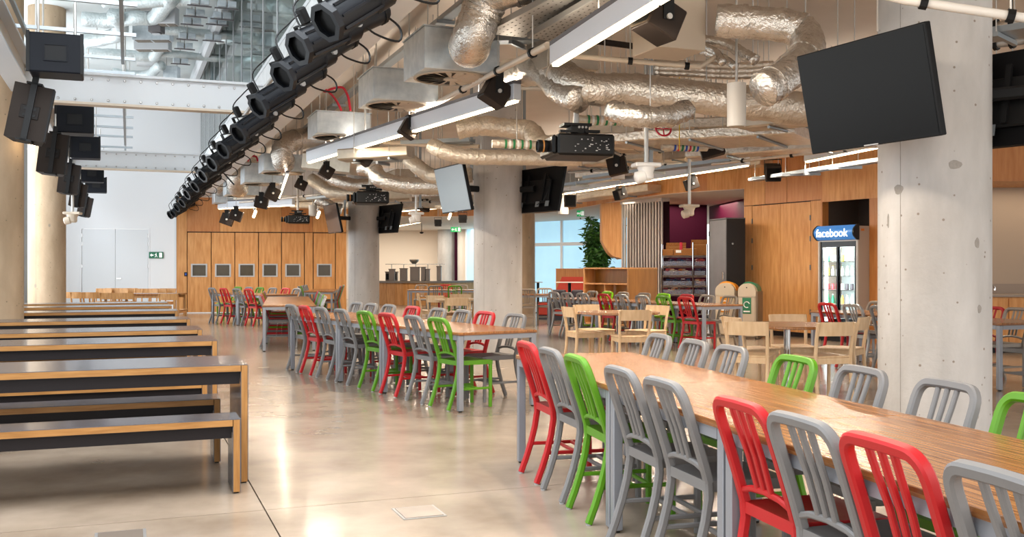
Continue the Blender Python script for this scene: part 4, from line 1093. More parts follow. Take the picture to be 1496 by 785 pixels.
# curved lit sign box with the lettering
sg = MB(); h0, h1 = hs_+.03, HF+.02; pr = []
for k in range(9):
    f = -1+2*k/8; pr.append((-.10*(1-f*f)-.02, (h0+h1)/2+f*(h1-h0)/2))
pr = [(.03, h0)]+pr+[(.03, h1)]
n = len(pr); vs = [(.0, y, z) for y, z in pr]+[(w, y, z) for y, z in pr]
sb = sg.add(vs, [tuple(range(n)), tuple(range(n, 2*n))[::-1]]+[(i, n+i, n+(i+1) % n, (i+1) % n) for i in range(n)]).build('sign_box', 'sign_blue', t)
for x in (-.012, w-.012):
    v2 = [(x, y*1.06, z+(.01 if i > n/2 else -.01)) for i, (y, z) in enumerate(pr)]+[(x+.024, y*1.06, z+(.01 if i > n/2 else -.01)) for i, (y, z) in enumerate(pr)]
    MB().add(v2, [tuple(range(n)), tuple(range(n, 2*n))[::-1]]+[(i, n+i, n+(i+1) % n, (i+1) % n) for i in range(n)]).build('sign_end', 'fridge_black', sb)
text('facebook', .205, 'sign_white', sb, Matrix.Translation((w*.48, -.128, (h0+h1)/2-.015)) @ Matrix.Rotation(R(90), 4, 'X'))
MB().box((w+.0, .08, HF-.09), (w+.004, .16, HF-.05)).build('sticker', 'snack_orange', t)
# ================================================================ ceiling services
SLAB = 4.4
def rods(t, pts, top=SLAB, r=.006):
    base = t.location
    for (x, y, z0) in pts:
        MB().tube([(x, y, z0), (x, y, top)], r, 6).build('hanging_rod', 'rod', t, world=True)
# plenum boxes with swirl diffusers
def swirl(t, cx, cy, z, r, flip=1):
    mb = MB(); mb.lathe([(r, 0), (r, -.012), (r*.93, -.018), (r*.93, 0)], 32, Matrix.Translation((cx, cy, z))); mb.build('diffuser_ring', 'diffuser_white', t, smooth=True)
    MB().lathe([(r*.93, -.002), (r*.93, .001)], 32, Matrix.Translation((cx, cy, z))).build('diffuser_core', 'diffuser_dark', t)
    bl = MB()
    for k in range(16):
        a = 2*pi*k/16; v = []
        for (q, off) in ((.18, 0), (.9, 0)):
            for da, dz in ((-.10, -.004), (.12, -.02)):
                v.append((cx+r*q*cos(a+off+da*(1 if q > .5 else 1.6)), cy+r*q*sin(a+off+da*(1 if q > .5 else 1.6)), z+dz))
        bl.add(v, [(0, 1, 3, 2)])
    o = bl.build('blades', 'diffuser_white', t); o['kind'] = 'stuff'
    MB().lathe([(r*.2, -.022), (r*.2, -.004)], 16, Matrix.Translation((cx, cy, z))).build('hub', 'diffuser_white', t)
def pbox(px, py, z, h, label, s=.80, m='galv', top=SLAB, s2=None, kind='plenum_box', sw=True, grp='diffuser boxes along the slab edge'):
    p = P(px, py, z); t = thing(kind, label, 'air diffuser' if sw else 'duct box', tuple(p), R(TB), grp)
    s2 = s2 or s
    MB().box((0, 0, 0), (s, s2, h), bev=.006).build('box', m, t)
    fl = MB(); 
    fl.box((-.012, -.012, h), (s+.012, s2+.012, h+.012)); fl.build('flange', m, t)
    if sw: swirl(t, s/2, s2/2, -.001, min(s, s2)*.485)
    for (x, y) in ((.05, .05), (s-.05, .05), (s-.05, s2-.05), (.05, s2-.05)):
        MB().tube([(x, y, h), (x, y, top-p.z)], .007, 6).build('hanging_rod', 'rod', t)
    return t
nb_ = ['nearest', 'second nearest', 'third', 'fourth', 'fifth', 'sixth', 'farthest']
for (px, py, z, h), n in zip(((620, 99, 9.8, .42), (545, 144, 11.6, .37), (463, 194, 14.4, .32), (385, 249, 18.9, .32), (357, 266, 21.0, .4), (330, 284, 24.2, .35), (313, 296, 27, .3)), nb_):
    pbox(px, py, z, h, f'{n} galvanised diffuser box hanging along the slab edge')
pbox(800, 97, 9.6, .5, 'dull galvanised box behind the end of the big linear light', .55, 'galv_warm', sw=False, grp=None)
# flexible and rigid foil ducts
def duct(label, pts, r, m='foil', rodpts=(), n=18, jit=.035, sub=8, name='foil_duct', top=SLAB, bands=0, grp=None):
    q = [P(*a) for a in pts]; c = q[len(q)//2]
    t = thing(name, label, 'duct', tuple(c), 0, grp)
    sp = cr_spline(q, sub)
    rr = [r*(1+random.uniform(-.04, .04)) for _ in sp]
    MB().tube(sp, rr, n, jit=jit).build('duct_skin', m, t, smooth='full', world=True)
    for k in range(bands):
        i = int((k+.5)/bands*(len(sp)-2)); d = (sp[i+1]-sp[i]).normalized()*.02
        MB().tube([sp[i]-d, sp[i]+d], r*1.06, n).build('tape_band', m, t, smooth=True, world=True)
    for k in rodpts:
        b = sp[min(len(sp)-1, int(k*(len(sp)-1)))]
        MB().tube([(b.x, b.y, b.z+r*.8), (b.x, b.y, top)], .006, 6).build('hanging_rod', 'rod', t, world=True)
    return t
duct('big flexible foil duct curving up from the nearest diffuser box', [(686, 62, 10.0), (686, 68, 9.55), (692, 50, 9.3), (706, 14, 9.3), (722, -12, 9.2), (765, -24, 9.0), (840, -26, 9)], .195, bands=3)
duct('foil flexible duct looping from the fourth diffuser box', [(416, 236, 19.0), (414, 236, 18.6), (412, 222, 18.5), (420, 209, 18.6), (440, 203, 18.9), (462, 200, 19.5)], .2, bands=2)
duct('foil flexible duct looping at the sixth diffuser box', [(349, 275, 23.6), (346, 272, 23.2), (346, 258, 23.0), (357, 247, 23.2), (372, 243, 23.8)], .22)
duct('smaller foil duct elbow at the farthest diffuser box', [(322, 284, 27.4), (322, 272, 26.8), (330, 266, 26.8), (345, 264, 27.4)], .18)
duct('large foil duct behind the big linear light, running right to the hanging screen', [(742, 108, 10.6), (775, 104, 10.3), (812, 104, 9.8), (836, 120, 9.5), (866, 131, 9.4), (920, 131, 9.4), (1000, 140, 9.3), (1090, 150, 9.2), (1200, 163, 9.1)], .155, 'foil_warm', (.3, .55, .8), bands=5)
duct('foil elbow branch dropping left of the large foil duct', [(770, 95, 10.2), (800, 112, 9.9), (818, 132, 9.6), (846, 146, 9.3)], .13, 'foil_warm')
duct('foil duct from the pale plenum box bending down beside the large hanging screen', [(1046, 30, 8.0), (1100, 33, 7.95), (1150, 38, 7.9), (1175, 50, 7.85), (1179, 76, 7.7), (1158, 102, 7.55), (1132, 121, 7.45), (1114, 131, 7.4)], .135, 'foil', (.15, .45), bands=4)
duct('beige foil duct with an S bend above the pale screen', [(668, 190, 12.6), (700, 184, 12.6), (745, 188, 12.6), (775, 192, 12.5), (790, 210, 12.3), (812, 212, 12.2), (850, 196, 12.2)], .125, 'foil_matt', (.2,), bands=3)
duct('long beige foil duct over the central column', [(630, 212, 13.4), (650, 222, 13.3), (680, 229, 13.3), (730, 230, 13.3), (790, 231, 13.3), (850, 232, 13.3)], .105, 'foil_matt', (.5,), bands=3)
duct('foil duct with a deep bend left of the central column', [(528, 245, 16.2), (545, 248, 16.1), (556, 262, 16), (585, 270, 16), (620, 272, 16), (668, 272, 16)], .14, 'foil', (.6,), bands=2)
duct('foil duct dropping right of the deep bend duct', [(596, 232, 15.4), (612, 245, 15.3), (628, 256, 15.3), (650, 258, 15.2), (690, 256, 15.2)], .115, 'foil_matt', (.7,))
duct('low foil duct right of the farthest linear light', [(482, 258, 19.5), (500, 266, 19.4), (520, 271, 19.4), (548, 270, 19.4)], .13, 'foil', (.3,))
duct('beige foil duct above the farthest linear light', [(455, 262, 21), (470, 272, 20.8), (485, 281, 20.6), (525, 284, 20.5)], .13, 'foil_matt', (.4,))
duct('small crumpled foil duct by the third column screen', [(462, 292, 24), (474, 296, 24), (486, 303, 24), (499, 306, 24)], .13, 'foil')
duct('crumpled foil sleeve hanging below the large foil duct', [(893, 162, 8.9), (915, 168, 8.8), (950, 171, 8.8), (985, 168, 8.9), (1003, 160, 9)], .10, 'foil', (.5,), jit=.12, n=12)
duct('small foil pipe elbow group behind the large duct, upper', [(985, 62, 9.0), (1020, 66, 8.9), (1045, 76, 8.8), (1056, 92, 8.7)], .035, 'foil', jit=.1)
duct('small foil pipe elbow group behind the large duct, middle', [(1000, 68, 9.0), (1030, 76, 8.9), (1055, 84, 8.8), (1075, 98, 8.7)], .035, 'foil', jit=.1)
duct('thick foil pipe elbow behind the large duct, right', [(1020, 58, 9.0), (1060, 64, 8.9), (1085, 78, 8.8), (1104, 88, 8.7)], .05, 'foil', jit=.1)
for i, y in enumerate((92, 99, 106)):
    duct(f"foil-wrapped pipe crossing behind the upper duct bend, {ORD[i]} from the top", [(955, y, 9.4), (1010, y+2, 9.35), (1070, y+5, 9.3), (1130, y+2, 9.2)], .035, 'foil_warm', jit=.06)
def rect_run(label, a, b, w, h, m, rodn=3, name='foil_box_duct', cat='duct', grp=None, top=SLAB, seams=0):
    # rectangular duct from a to b (world points), width w horizontally, height h
    a, b = Vector(a), Vector(b); t = thing(name, label, cat, tuple((a+b)/2), 0, grp)
    mb = MB(); n = 14
    pts = [a+(b-a)*i/n+Vector((0, 0, random.uniform(-.01, .01) if 'foil' in name else 0)) for i in range(n+1)]
    mb.sweep(pts, w, h, (0, 0, 1), .12).build('duct_body', m, t, world=True, smooth=True)
    for k in range(rodn):
        f = (k+.5)/rodn; c = a+(b-a)*f; side = (b-a).cross(Vector((0, 0, 1))).normalized()*(w/2+.02)
        MB().tube([(c+side).xyz, Vector(((c+side).x, (c+side).y, top))], .006, 6).build('hanging_rod', 'rod', t, world=True)
        MB().tube([(c-side).xyz, Vector(((c-side).x, (c-side).y, top))], .006, 6).build('hanging_rod', 'rod', t, world=True)
        MB().bar(c-side-Vector((0, 0, h/2+.02)), c+side-Vector((0, 0, h/2+.02)), .03, .03).build('support_channel', 'strut', t, world=True)
    return t
pbox(962, 68, 7.9, .42, 'pale plenum box at the top, where the round foil duct starts', .44, 'diffuser_white', sw=False, grp=None)
rect_run('wide golden foil-wrapped duct below the large round duct', P(900, 208, 12.8), P(1180, 196, 11.5), 1.1, .12, 'foil_warm', 3)
rect_run('flat foil-wrapped duct sheet above the black box lights', P(985, 188, 13.4), P(1240, 172, 12.5), .8, .14, 'foil_warm', 3)
rect_run('deep dull plenum duct above the projector, right side', P(868, 199, 13.4), P(932, 199, 13.2), .5, .42, 'galv_warm', 1, 'plenum_duct')
rect_run('long flat foil duct running right from the central column', P(800, 214, 16), P(1090, 200, 14.8), .9, .18, 'foil_matt', 3)
rect_run('dull plenum duct left of the central column', P(560, 283, 19), P(600, 282, 19), .5, .30, 'galv_warm', 1, 'plenum_duct')
rect_run('grey plenum duct behind the long linear light', P(455, 236, 18.2), P(525, 243, 17.6), .5, .34, 'galv_warm', 1, 'plenum_duct')
rect_run('long grey rectangular duct running back over the third column', P(600, 256, 18.5), P(455, 300, 29), .6, .22, 'galv_warm', 3, 'plenum_duct')
for i, (x0, y0, z0, x1, y1, z1, w, m) in enumerate(((430, 300, 26, 640, 300, 25, .5, 'foil_matt'), (540, 295, 27, 700, 290, 25, .5, 'galv_warm'), (590, 302, 29, 700, 298, 27, .6, 'foil_warm'), (330, 292, 27.5, 470, 290, 26.5, .4, 'foil_matt'),
                                                    (810, 243, 19, 1060, 222, 17, .5, 'galv_warm'), (850, 256, 21, 1120, 236, 18, .45, 'foil_warm'), (800, 295, 25, 960, 275, 22, .6, 'foil_matt'), (500, 228, 14.5, 600, 222, 14.3, .4, 'galv_warm'),
                                                    (1010, 225, 14.5, 1280, 205, 13, .45, 'foil_warm'), (1230, 150, 10, 1500, 130, 9, .4, 'foil_matt'), (820, 240, 17.5, 960, 226, 16.5, .4, 'foil_matt'), (1090, 180, 11, 1290, 160, 10, .4, 'galv_warm'))):
    rect_run(f"plain rectangular duct among the ceiling services, number {ORD[i]} counted from the left rear", P(x0, y0, z0), P(x1, y1, z1), w, .16, m, 2, 'box_duct', grp='secondary ceiling ducts')

# perforated cable trays with upturned edges
def tray(label, a, b, w, m='tray', holes=True, cables=0, top=SLAB, grp='cable trays'):
    a, b = Vector(a), Vector(b); d = (b-a); L = d.length; an = math.atan2(d.y, d.x); sl = math.asin(d.z/L)
    t = thing('cable_tray', label, 'cable tray', tuple(a), (0, -sl, an), grp)
    MB().box((0, -w/2, 0), (L, w/2, .006)).build('tray_base', m, t)
    for s in (-1, 1): MB().box((0, s*w/2-.004, .006), (L, s*w/2+.004, .055)).build('tray_edge', m, t)
    if holes:
        mb = MB(); n = int(L/.09)
        for i in range(n):
            for j in range(5):
                mb.cbox(((i+.5)*L/n, (j-2)*w*.19+(.0), -.0008), (.035 if (i+j) % 2 else .016, .012, .0012))
        o = mb.build('slots', 'tray_hole', t); o['kind'] = 'stuff'
    nr = max(1, int(L/2.8))
    for k in range(nr):
        x = (k+.5)*L/nr
        MB().box((x-.02, -w/2-.06, -.045), (x+.02, w/2+.06, -.004)).build('support_channel', 'strut', t)
        for s in (-1, 1):
            q0 = PM[t.name] @ Vector((x, s*(w/2+.04), -.03)); MB().tube([q0, Vector((q0.x, q0.y, top))], .006, 6).build('hanging_rod', 'rod', t, world=True)
    for k in range(cables):
        c = thing('ceiling_cable', f"{['black', 'grey', 'white', 'red'][k % 4]} cable in the {' '.join(label.split()[:6])}", 'cable', tuple(PM[t.name] @ Vector((0, (k-cables/2)*.03, .012))), (0, -sl, an))
        MB().tube(cr_spline([(L*i/8, random.uniform(-.012, .012), 0) for i in range(9)], 2), .008, 5).build('cable', ['black_plastic', 'strut', 'white', 'red_cable'][k % 4], c)
    return t
tray('wide perforated tray at the top, left of the big linear light', P(738, 52, 9.7), P(738, 52, 9.7)+Vector((1.9, -4.0, .0)), .42, cables=2)
tray('second perforated tray at the top, beside the big linear light', P(792, 58, 9.4), P(792, 58, 9.4)+Vector((1.4, -3.6, .0)), .30, cables=0)
tray('thin tray running along the slab above the diffuser boxes', AB(3.3, 6, 4.1), AB(3.3, 30, 4.1), .12, 'strut', False, 0)
tray('galvanised tray crossing above the second diffuser box', P(700, 62, 10.2), P(815, 62, 9.8), .2, 'strut', False)
for i, (x0, y0, z0, x1, y1, z1, w, lb) in enumerate(((1000, 214, 14, 1190, 190, 12.3, .25, 'left of the large hanging screen'), (860, 262, 18.6, 1075, 236, 15.8, .3, 'above the right linear light'), (590, 212, 14, 690, 208, 13.6, .2, 'above the pale screen'),
                                                     (1100, 265, 17.5, 1290, 236, 14.6, .2, 'in front of the plywood double doors'), (455, 292, 24, 610, 276, 21, .3, 'over the third column'), (800, 276, 22, 905, 262, 20, .25, 'above the hanging exit sign'),
                                                     (1420, 60, 9, 1520, 45, 8.6, .4, 'right of the nearest column'), (395, 300, 27, 560, 300, 26, .25, 'before the folding panels'), (520, 240, 15.8, 600, 234, 15.4, .25, 'left of the deep bend duct'))):
    tray('galvanised ladder tray '+lb, P(x0, y0, z0), P(x1, y1, z1), w, 'strut', False, 0)
# threaded channel brackets on the tray before the plywood doors
for i, (px, py, z) in enumerate(((1120, 262, 17), (1165, 257, 16.4), (1235, 247, 15.4))):
    p = P(px, py, z); t = thing('strut_bracket', f"short grey strut bracket under the tray before the plywood doors, {ORD[i]} from the left", 'bracket', tuple(p), R(-8), 'strut brackets')
    MB().box((-.25, -.02, 0), (.25, .02, .045)).build('channel', 'strut', t); rods(t, [(p.x-.2, p.y, p.z+.045), (p.x+.2, p.y, p.z+.045)])
# pipes and conduits
def pipe(label, pts, r, m='pipe_cream', rodf=(.2, .5, .8), top=SLAB, grp=None, clips=0, name='ceiling_pipe', cat='pipe', sub=0):
    q = [Vector(p) for p in pts]; t = thing(name, label, cat, tuple(q[0]), 0, grp)
    sp = cr_spline(q, sub) if sub else q
    MB().tube(sp, r, 10).build('pipe', m, t, smooth=True, world=True)
    for f in rodf:
        i = f*(len(q)-1); k = min(int(i), len(q)-2); c = q[k]+(q[k+1]-q[k])*(i-k)
        MB().tube([(c.x, c.y, c.z+r*.5), (c.x, c.y, top)], .006, 6).build('hanging_rod', 'rod', t, world=True)
        d = (q[k+1]-q[k]).normalized()*.02
        MB().tube([c-d, c+d], r*1.5, 8).build('clip', 'black_metal', t, world=True)
    return t
pipe('long cream conduit running beside the diffuser boxes to the big linear light', [P(596, 172, 13.4), P(645, 147, 11.8), P(700, 118, 10.4), P(748, 93, 9.4), P(800, 66, 8.6)], .032, rodf=(.1, .4, .65, .9))
pipe('horizontal cream conduit right of the big linear light', [P(838, 82, 8.6), P(930, 90, 8.6), P(1022, 98, 8.6), P(1050, 80, 8.8)], .022, rodf=(.3, .6))
pipe('white pipe crossing in front of the nearest column at the top right', [P(1290, -8, 5.6), P(1322, 0, 5.55), P(1400, 12, 5.5), P(1510, 28, 5.4)], .026, 'pipe_white', rodf=(.45, .9))
pipe('white vertical pipe dropping left of the nearest column', [P(1288, 46, 7.0), (P(1288, 46, 7.0).x, 7.0, 4.4)], .035, 'pipe_white', rodf=())
pipe('dark conduit behind the box light at the top', [P(868, 60, 9.6), P(960, 72, 9.5), P(1035, 70, 9.6)], .03, 'speaker_brown', rodf=(.5,))
pipe('grey conduit above the projector', [P(760, 128, 11.5), P(830, 131, 11.4), P(900, 136, 11.3)], .03, 'rod', rodf=(.3, .8))
pipe('pale pipe with a drop behind the pale screen', [P(560, 208, 14), P(640, 213, 13.8), P(700, 214, 13.6)], .03, 'pipe_cream', rodf=(.5,))
pts6 = [(470, 275, 22, 620, 262, 20), (620, 300, 26, 700, 298, 25), (830, 230, 16, 1000, 218, 15), (880, 222, 15, 1090, 205, 14), (560, 296, 25, 700, 294, 24), (1040, 240, 16, 1290, 212, 14), (1080, 228, 15, 1290, 190, 13), (830, 252, 19, 1010, 240, 18), (350, 296, 26, 470, 284, 24), (1440, 90, 10, 1520, 84, 9.6), (1440, 66, 10, 1520, 56, 9.6), (1440, 40, 10, 1520, 30, 9.6)]
for i, (x0, y0, z0, x1, y1, z1) in enumerate(pts6):
    pipe(f"thin pipe among the ceiling services, number {ORD[i]} counted from the left rear", [P(x0, y0, z0), P(x1, y1, z1)], .025 if i < 9 else .045, ['pipe_cream', 'rod', 'foil_warm'][i % 3], grp='thin ceiling pipes')
# vertical white tubes hanging from the slab
def vtube(px, y0, y1, z, r, label, m='pipe_white'):
    p = P(px, y1, z); t = thing('hanging_tube_light', label, 'downlight', tuple(p))
    tz = P(px, y0, z).z-p.z
    if y0 > 60: MB().tube([(0, 0, tz), (0, 0, SLAB-p.z)], .01, 6).build('hanging_rod', 'rod', t)
    MB().lathe([(r, 0), (r, tz if y0 > 60 else SLAB-p.z)], 20).build('tube', m, t, smooth=True)
    MB().lathe([(r*.8, -.004), (r*.8, .002)], 20).build('lens', 'diffuser_white', t)
vtube(1076, 122, 185, 8.4, .08, 'thick cream hanging tube light left of the large screen')
vtube(457, 300, 316, 24, .1, 'white hanging tube light before the folding panels')
vtube(823, 290, 313, 23, .12, 'short cream hanging tube light above the blue windows')
vtube(903, 250, 262, 15, .1, 'cream hanging tube behind the right linear light')

# linear luminaires
def linear(label, a, b, h, wv, e, breaks=1, top=SLAB, light=True):
    a, b = Vector(a), Vector(b); d = b-a; L = d.length; an = math.atan2(d.y, d.x); sl = math.asin(d.z/L)
    t = thing('linear_light', label, 'linear light', tuple(a), (0, -sl, an), 'suspended linear lights')
    for k in range(breaks):
        x0, x1 = L*k/breaks, L*(k+1)/breaks
        MB().box((x0+.003, -wv/2, .02), (x1-.003, wv/2, h), bev=.004).build('housing', 'luminaire', t)
        MB().box((x0+.02, -wv*.28, .0), (x1-.02, wv*.28, .0195)).build('diffuser', 'glow', t)
    MB().box((0, -wv/2, h), (L, wv/2, h+.035)).build('top_channel', 'luminaire_top', t)
    n = max(2, int(L/1.6))
    for k in range(n):
        c = PM[t.name] @ Vector(((k+.5)*L/n, 0, h+.03)); MB().tube([c, (c.x, c.y, top)], .005, 6).build('hanging_rod', 'rod', t, world=True)
    if light:
        c = (a+b)/2; area('linear_lamp', (c.x, c.y, c.z-.03), (0, 0, an), L, wv*.5, e*1.15, (1, .86, .70))
        area('ceiling_fill', (c.x, c.y, c.z+h+.045), (pi, 0, an), L, wv*.8, e*.3, (1, .88, .74))  # upward fill added above the fitting to brighten the ceiling
    return t
linear('long silver linear light hanging left of centre', P(451, 239, 16.3), P(756, 149, 10.2), .19, .09, 90, 2)
e2 = P(810, 98, 8.5); dd = (P(969, 2, 6.42)-e2)
linear('big silver linear light at the top of the frame', e2, e2+dd*1.9, .18, .09, 60, 2)
linear('long linear light across the right middle, above the bookcase', P(820, 285, 23.2), P(1093, 243, 16.6), .17, .09, 120, 4)
linear('linear light just below the large hanging screen', P(1178, 238, 16.0), P(1288, 216, 13.8), .18, .09, 55, 1)
linear('silver linear light before the folding panels', P(429, 301, 25), P(303, 311, 29.2) if False else P(320, 306, 27.5), .2, .1, 60, 1)
linear('linear light seen end-on above the third column, left', P(408, 290, 24.0), P(420, 256, 18.2), .05, .06, 12, 1)
linear('linear light behind the pale screen, before the servery', P(700, 300, 26), P(560, 312, 30), .06, .08, 60, 2)
linear('far linear light over the servery seating', P(632, 322, 34), P(578, 332, 38.5), .05, .08, 0, 1, top=4.4, light=False)
linear('short linear light beside the hanging exit sign', P(800, 296, 24.5), P(832, 294, 23.6), .06, .08, 10, 1)
area('servery_seating_light', (-2.5, 31.5, 2.94), (0, 0, 0), 5, 2, 110, (1, .86, .7))
area('servery_soffit_light', (-4.5, 40, 2.94), (0, 0, 0), 6, 2, 150, (1, .88, .74))
area('soffit_area_right', (4.2, 24.5, 2.94), (0, 0, 0), 3, 1.5, 90, (1, .88, .72))  # one broad area light under the soffit, without fittings
area('kitchen_lamp', (8.6, 15.7, 2.64), (0, 0, 0), 2.5, .3, 9, (1, .8, .58))

# black box lights on yokes
def boxlight(px, py, z, s, tilt, yaw, label, e=0, m='speaker_brown'):
    p = P(px, py, z); t = thing('box_spotlight', label, 'spotlight', tuple(p), R(yaw), 'black box spotlights')
    m4 = Matrix.Rotation(R(tilt), 4, 'Y')
    MB().box((-s*.55, -s*.5, -s*.5), (s*.55, s*.5, s*.5), m4, bev=.01).build('housing', m, t)
    MB().add([m4 @ Vector(v) for v in ((-s*.56, -s*.4, -s*.4), (-s*.56, s*.4, -s*.4), (-s*.56, s*.4, s*.4), (-s*.56, -s*.4, s*.4))], [(0, 3, 2, 1)]).build('lens', 'screen', t)
    for sy in (-1, 1): MB().box((-s*.18, sy*(s*.54)-.004, -.02), (s*.18, sy*(s*.54)+.004, s*.85)).build('yoke_arm', 'black_metal', t)
    MB().box((-s*.2, -s*.56, s*.83), (s*.2, s*.56, s*.87)).build('yoke_bridge', 'black_metal', t)
    MB().lathe([(s*.09, 0), (s*.09, .015)], 10, Matrix.Translation((0, -s*.55, 0)) @ Matrix.Rotation(R(90), 4, 'X')).build('pivot_knob', 'rod', t)
    MB().tube([(0, 0, s*.87), (0, 0, SLAB-p.z)], .008, 6).build('hanging_rod', 'rod', t)
    if e: spot('box_spot_lamp', (p.x, p.y, p.z-s*.7), e*(3.5 if z > 12 else 2), (1, .85, .66), 130, .9)
bl = [(962, 30, 7.0, .24, 25, 25, 'biggest black box spotlight, beside the top of the big linear light', 40), (724, 136, 10.3, .24, 30, 20, 'black box spotlight on the near end of the long linear light', 40),
      (598, 189, 12.6, .2, 30, 20, 'black box spotlight in the middle of the long linear light', 30), (533, 229, 14.5, .22, 35, 20, 'black box spotlight below the far half of the long linear light', 0),
      (477, 251, 17, .2, 30, 20, 'black box spotlight left of the deep bend duct', 30), (440, 270, 20, .2, 25, 10, 'small black box spotlight left of the third column', 0),
      (1039, 214, 13, .28, -15, -10, 'black box spotlight above the right linear light, right of the white camera', 40), (902, 243, 14.5, .25, -12, -12, 'black box spotlight right of the projector', 30),
      (1129, 252, 17, .26, -20, 80, 'small black box spotlight before the plywood double doors', 0), (906, 284, 20, .2, -20, 30, 'small black box spotlight at the top of the slatted screen', 0),
      (1010, 269, 18, .2, -20, 10, 'small black box spotlight below the right end of the linear light', 0), (332, 321, 27, .3, 20, 10, 'small black box spotlight lowest before the folding panels', 0),
      (345, 315, 26, .28, 20, 10, 'small black box spotlight second lowest before the folding panels', 0), (382, 296, 22, .26, 10, 10, 'black box spotlight below the silver linear light on the left', 30),
      (398, 283, 21, .26, 25, 20, 'black box spotlight behind the end-on linear light', 0), (640, 326, 30, .2, 0, 90, 'small hanging black box spotlight before the servery', 0),
      (676, 320, 28, .22, 0, 90, 'square black box spotlight left of the central column', 0), (833, 294, 22, .26, 0, 90, 'square black box spotlight right of the central column screens', 30),
      (620, 302, 25, .22, 20, 40, 'tiny black spotlight left of the pale screen', 0)]
for a in bl: boxlight(*a)
# glowing bare lamps
for px, py, z, lb in ((372, 313, 25, 'small glowing lamp before the folding panels, left'), (465, 314, 25, 'small glowing lamp before the folding panels, right'), (657, 316, 28, 'glowing lamp just below the pale screen'), (48, 210, 12.4, 'glowing lamp under the first tall speaker')):
    p = P(px, py, z); t = thing('small_lamp', lb, 'lamp', tuple(p), R(20))
    MB().lathe([(.02, -.10), (.035, -.08), (.035, .08), (.02, .1)], 10, Matrix.Rotation(R(20), 4, 'Y')).build('bulb', 'glow', t, smooth=True)
    MB().lathe([(.04, .1), (.04, .16)], 10).build('holder', 'rod', t); MB().tube([(0, 0, .16), (0, 0, (SLAB if px > 60 else 3.55)-p.z)], .006, 6).build('stem', 'rod', t)

# hanging screens on the columns
def frame_from(n, tilt):      # n: horizontal screen normal; tilt down
    n = Vector((n[0], n[1], 0)).normalized(); right = Vector((n.y, -n.x, 0)); up = Vector((0, 0, 1))
    nn = (n*cos(tilt)-up*sin(tilt)).normalized(); uu = (up*cos(tilt)+n*sin(tilt)).normalized()
    return Matrix((right, nn, uu)).transposed().to_4x4(), right, nn, uu
def hang_tv(c, n, tilt, col, label, ms, w=1.10, h=.69):
    Rm, rt, nn, uu = frame_from(n, tilt); c = Vector(c)
    t = thing('hanging_screen', label, 'screen', tuple(c), tuple(Rm.to_euler()), 'screens hung on the columns')
    MB().box((-w/2, -.05, -h/2), (w/2, .0, h/2), bev=.006).build('casing', 'bezel', t)
    MB().box((-w/2+.015, .0, -h/2+.02), (w/2-.015, .002, h/2-.015)).build('display', ms, t)
    mb = MB(); mb.box((-w*.3, -.09, -h*.32), (w*.3, -.05, h*.2), bev=.01); mb.build('back_bulge', 'black_plastic', t)
    MB().box((-.06, .003, -h/2+.004), (.06, .006, -h/2+.012)).build('badge', 'frame_alu', t)
    for x in (-.2, .2): MB().box((x-.02, -.115, -.2), (x+.02, -.09, .22)).build('mount_bracket', 'black_metal', t)
    for x in (-.3, .1, .33): MB().box((x-.04, -.098, -.28), (x+.04, -.09, -.2)).build('socket_panel', 'strut', t)
    MB().tube(cr_spline([(.1, -.1, -.25), (.3, -.14, -.2), (.38, -.13, .05), (.25, -.12, .2)], 5), .006, 5).build('power_cable', 'black_plastic', t)
    k = Vector((col[0], col[1], 0))-Vector((c.x, c.y, 0)); k = k.normalized()
    p0 = c-nn*.11; p1 = Vector((col[0], col[1], 0))-k*.36; p1.z = p0.z
    MB().bar(p0, p1, .07, .09).build('mount_arm', 'black_metal', t, world=True)
    return t
colpos = [(2.957, 6.91), (-.214, 15.02), (-3.56, 23.67)]
tn = [('large dark hanging screen at the top right, left of the nearest column', 'screen'), ('pale reflective hanging screen left of the central column', 'screen_pale'), ('brownish hanging screen left of the third column', 'screen_brown')]
tb_ = ['hanging screen seen from its black back, right of the nearest column', 'hanging screen seen from its black back, right of the central column', 'hanging screen seen from its black back, right of the third column']
for i, (cx, cy) in enumerate(colpos):
    c0 = (cx-.67, cy-.50, 2.47+(.03 if i else 0)); n = Vector((-.90, -.44))
    hang_tv(c0, n, R(12), (cx, cy), tn[i][0], tn[i][1])
    hang_tv((cx+.64, cy-.24, 2.50), Vector((.80, .60)), R(12), (cx, cy), tb_[i], 'screen')
MB  # ---- projectors
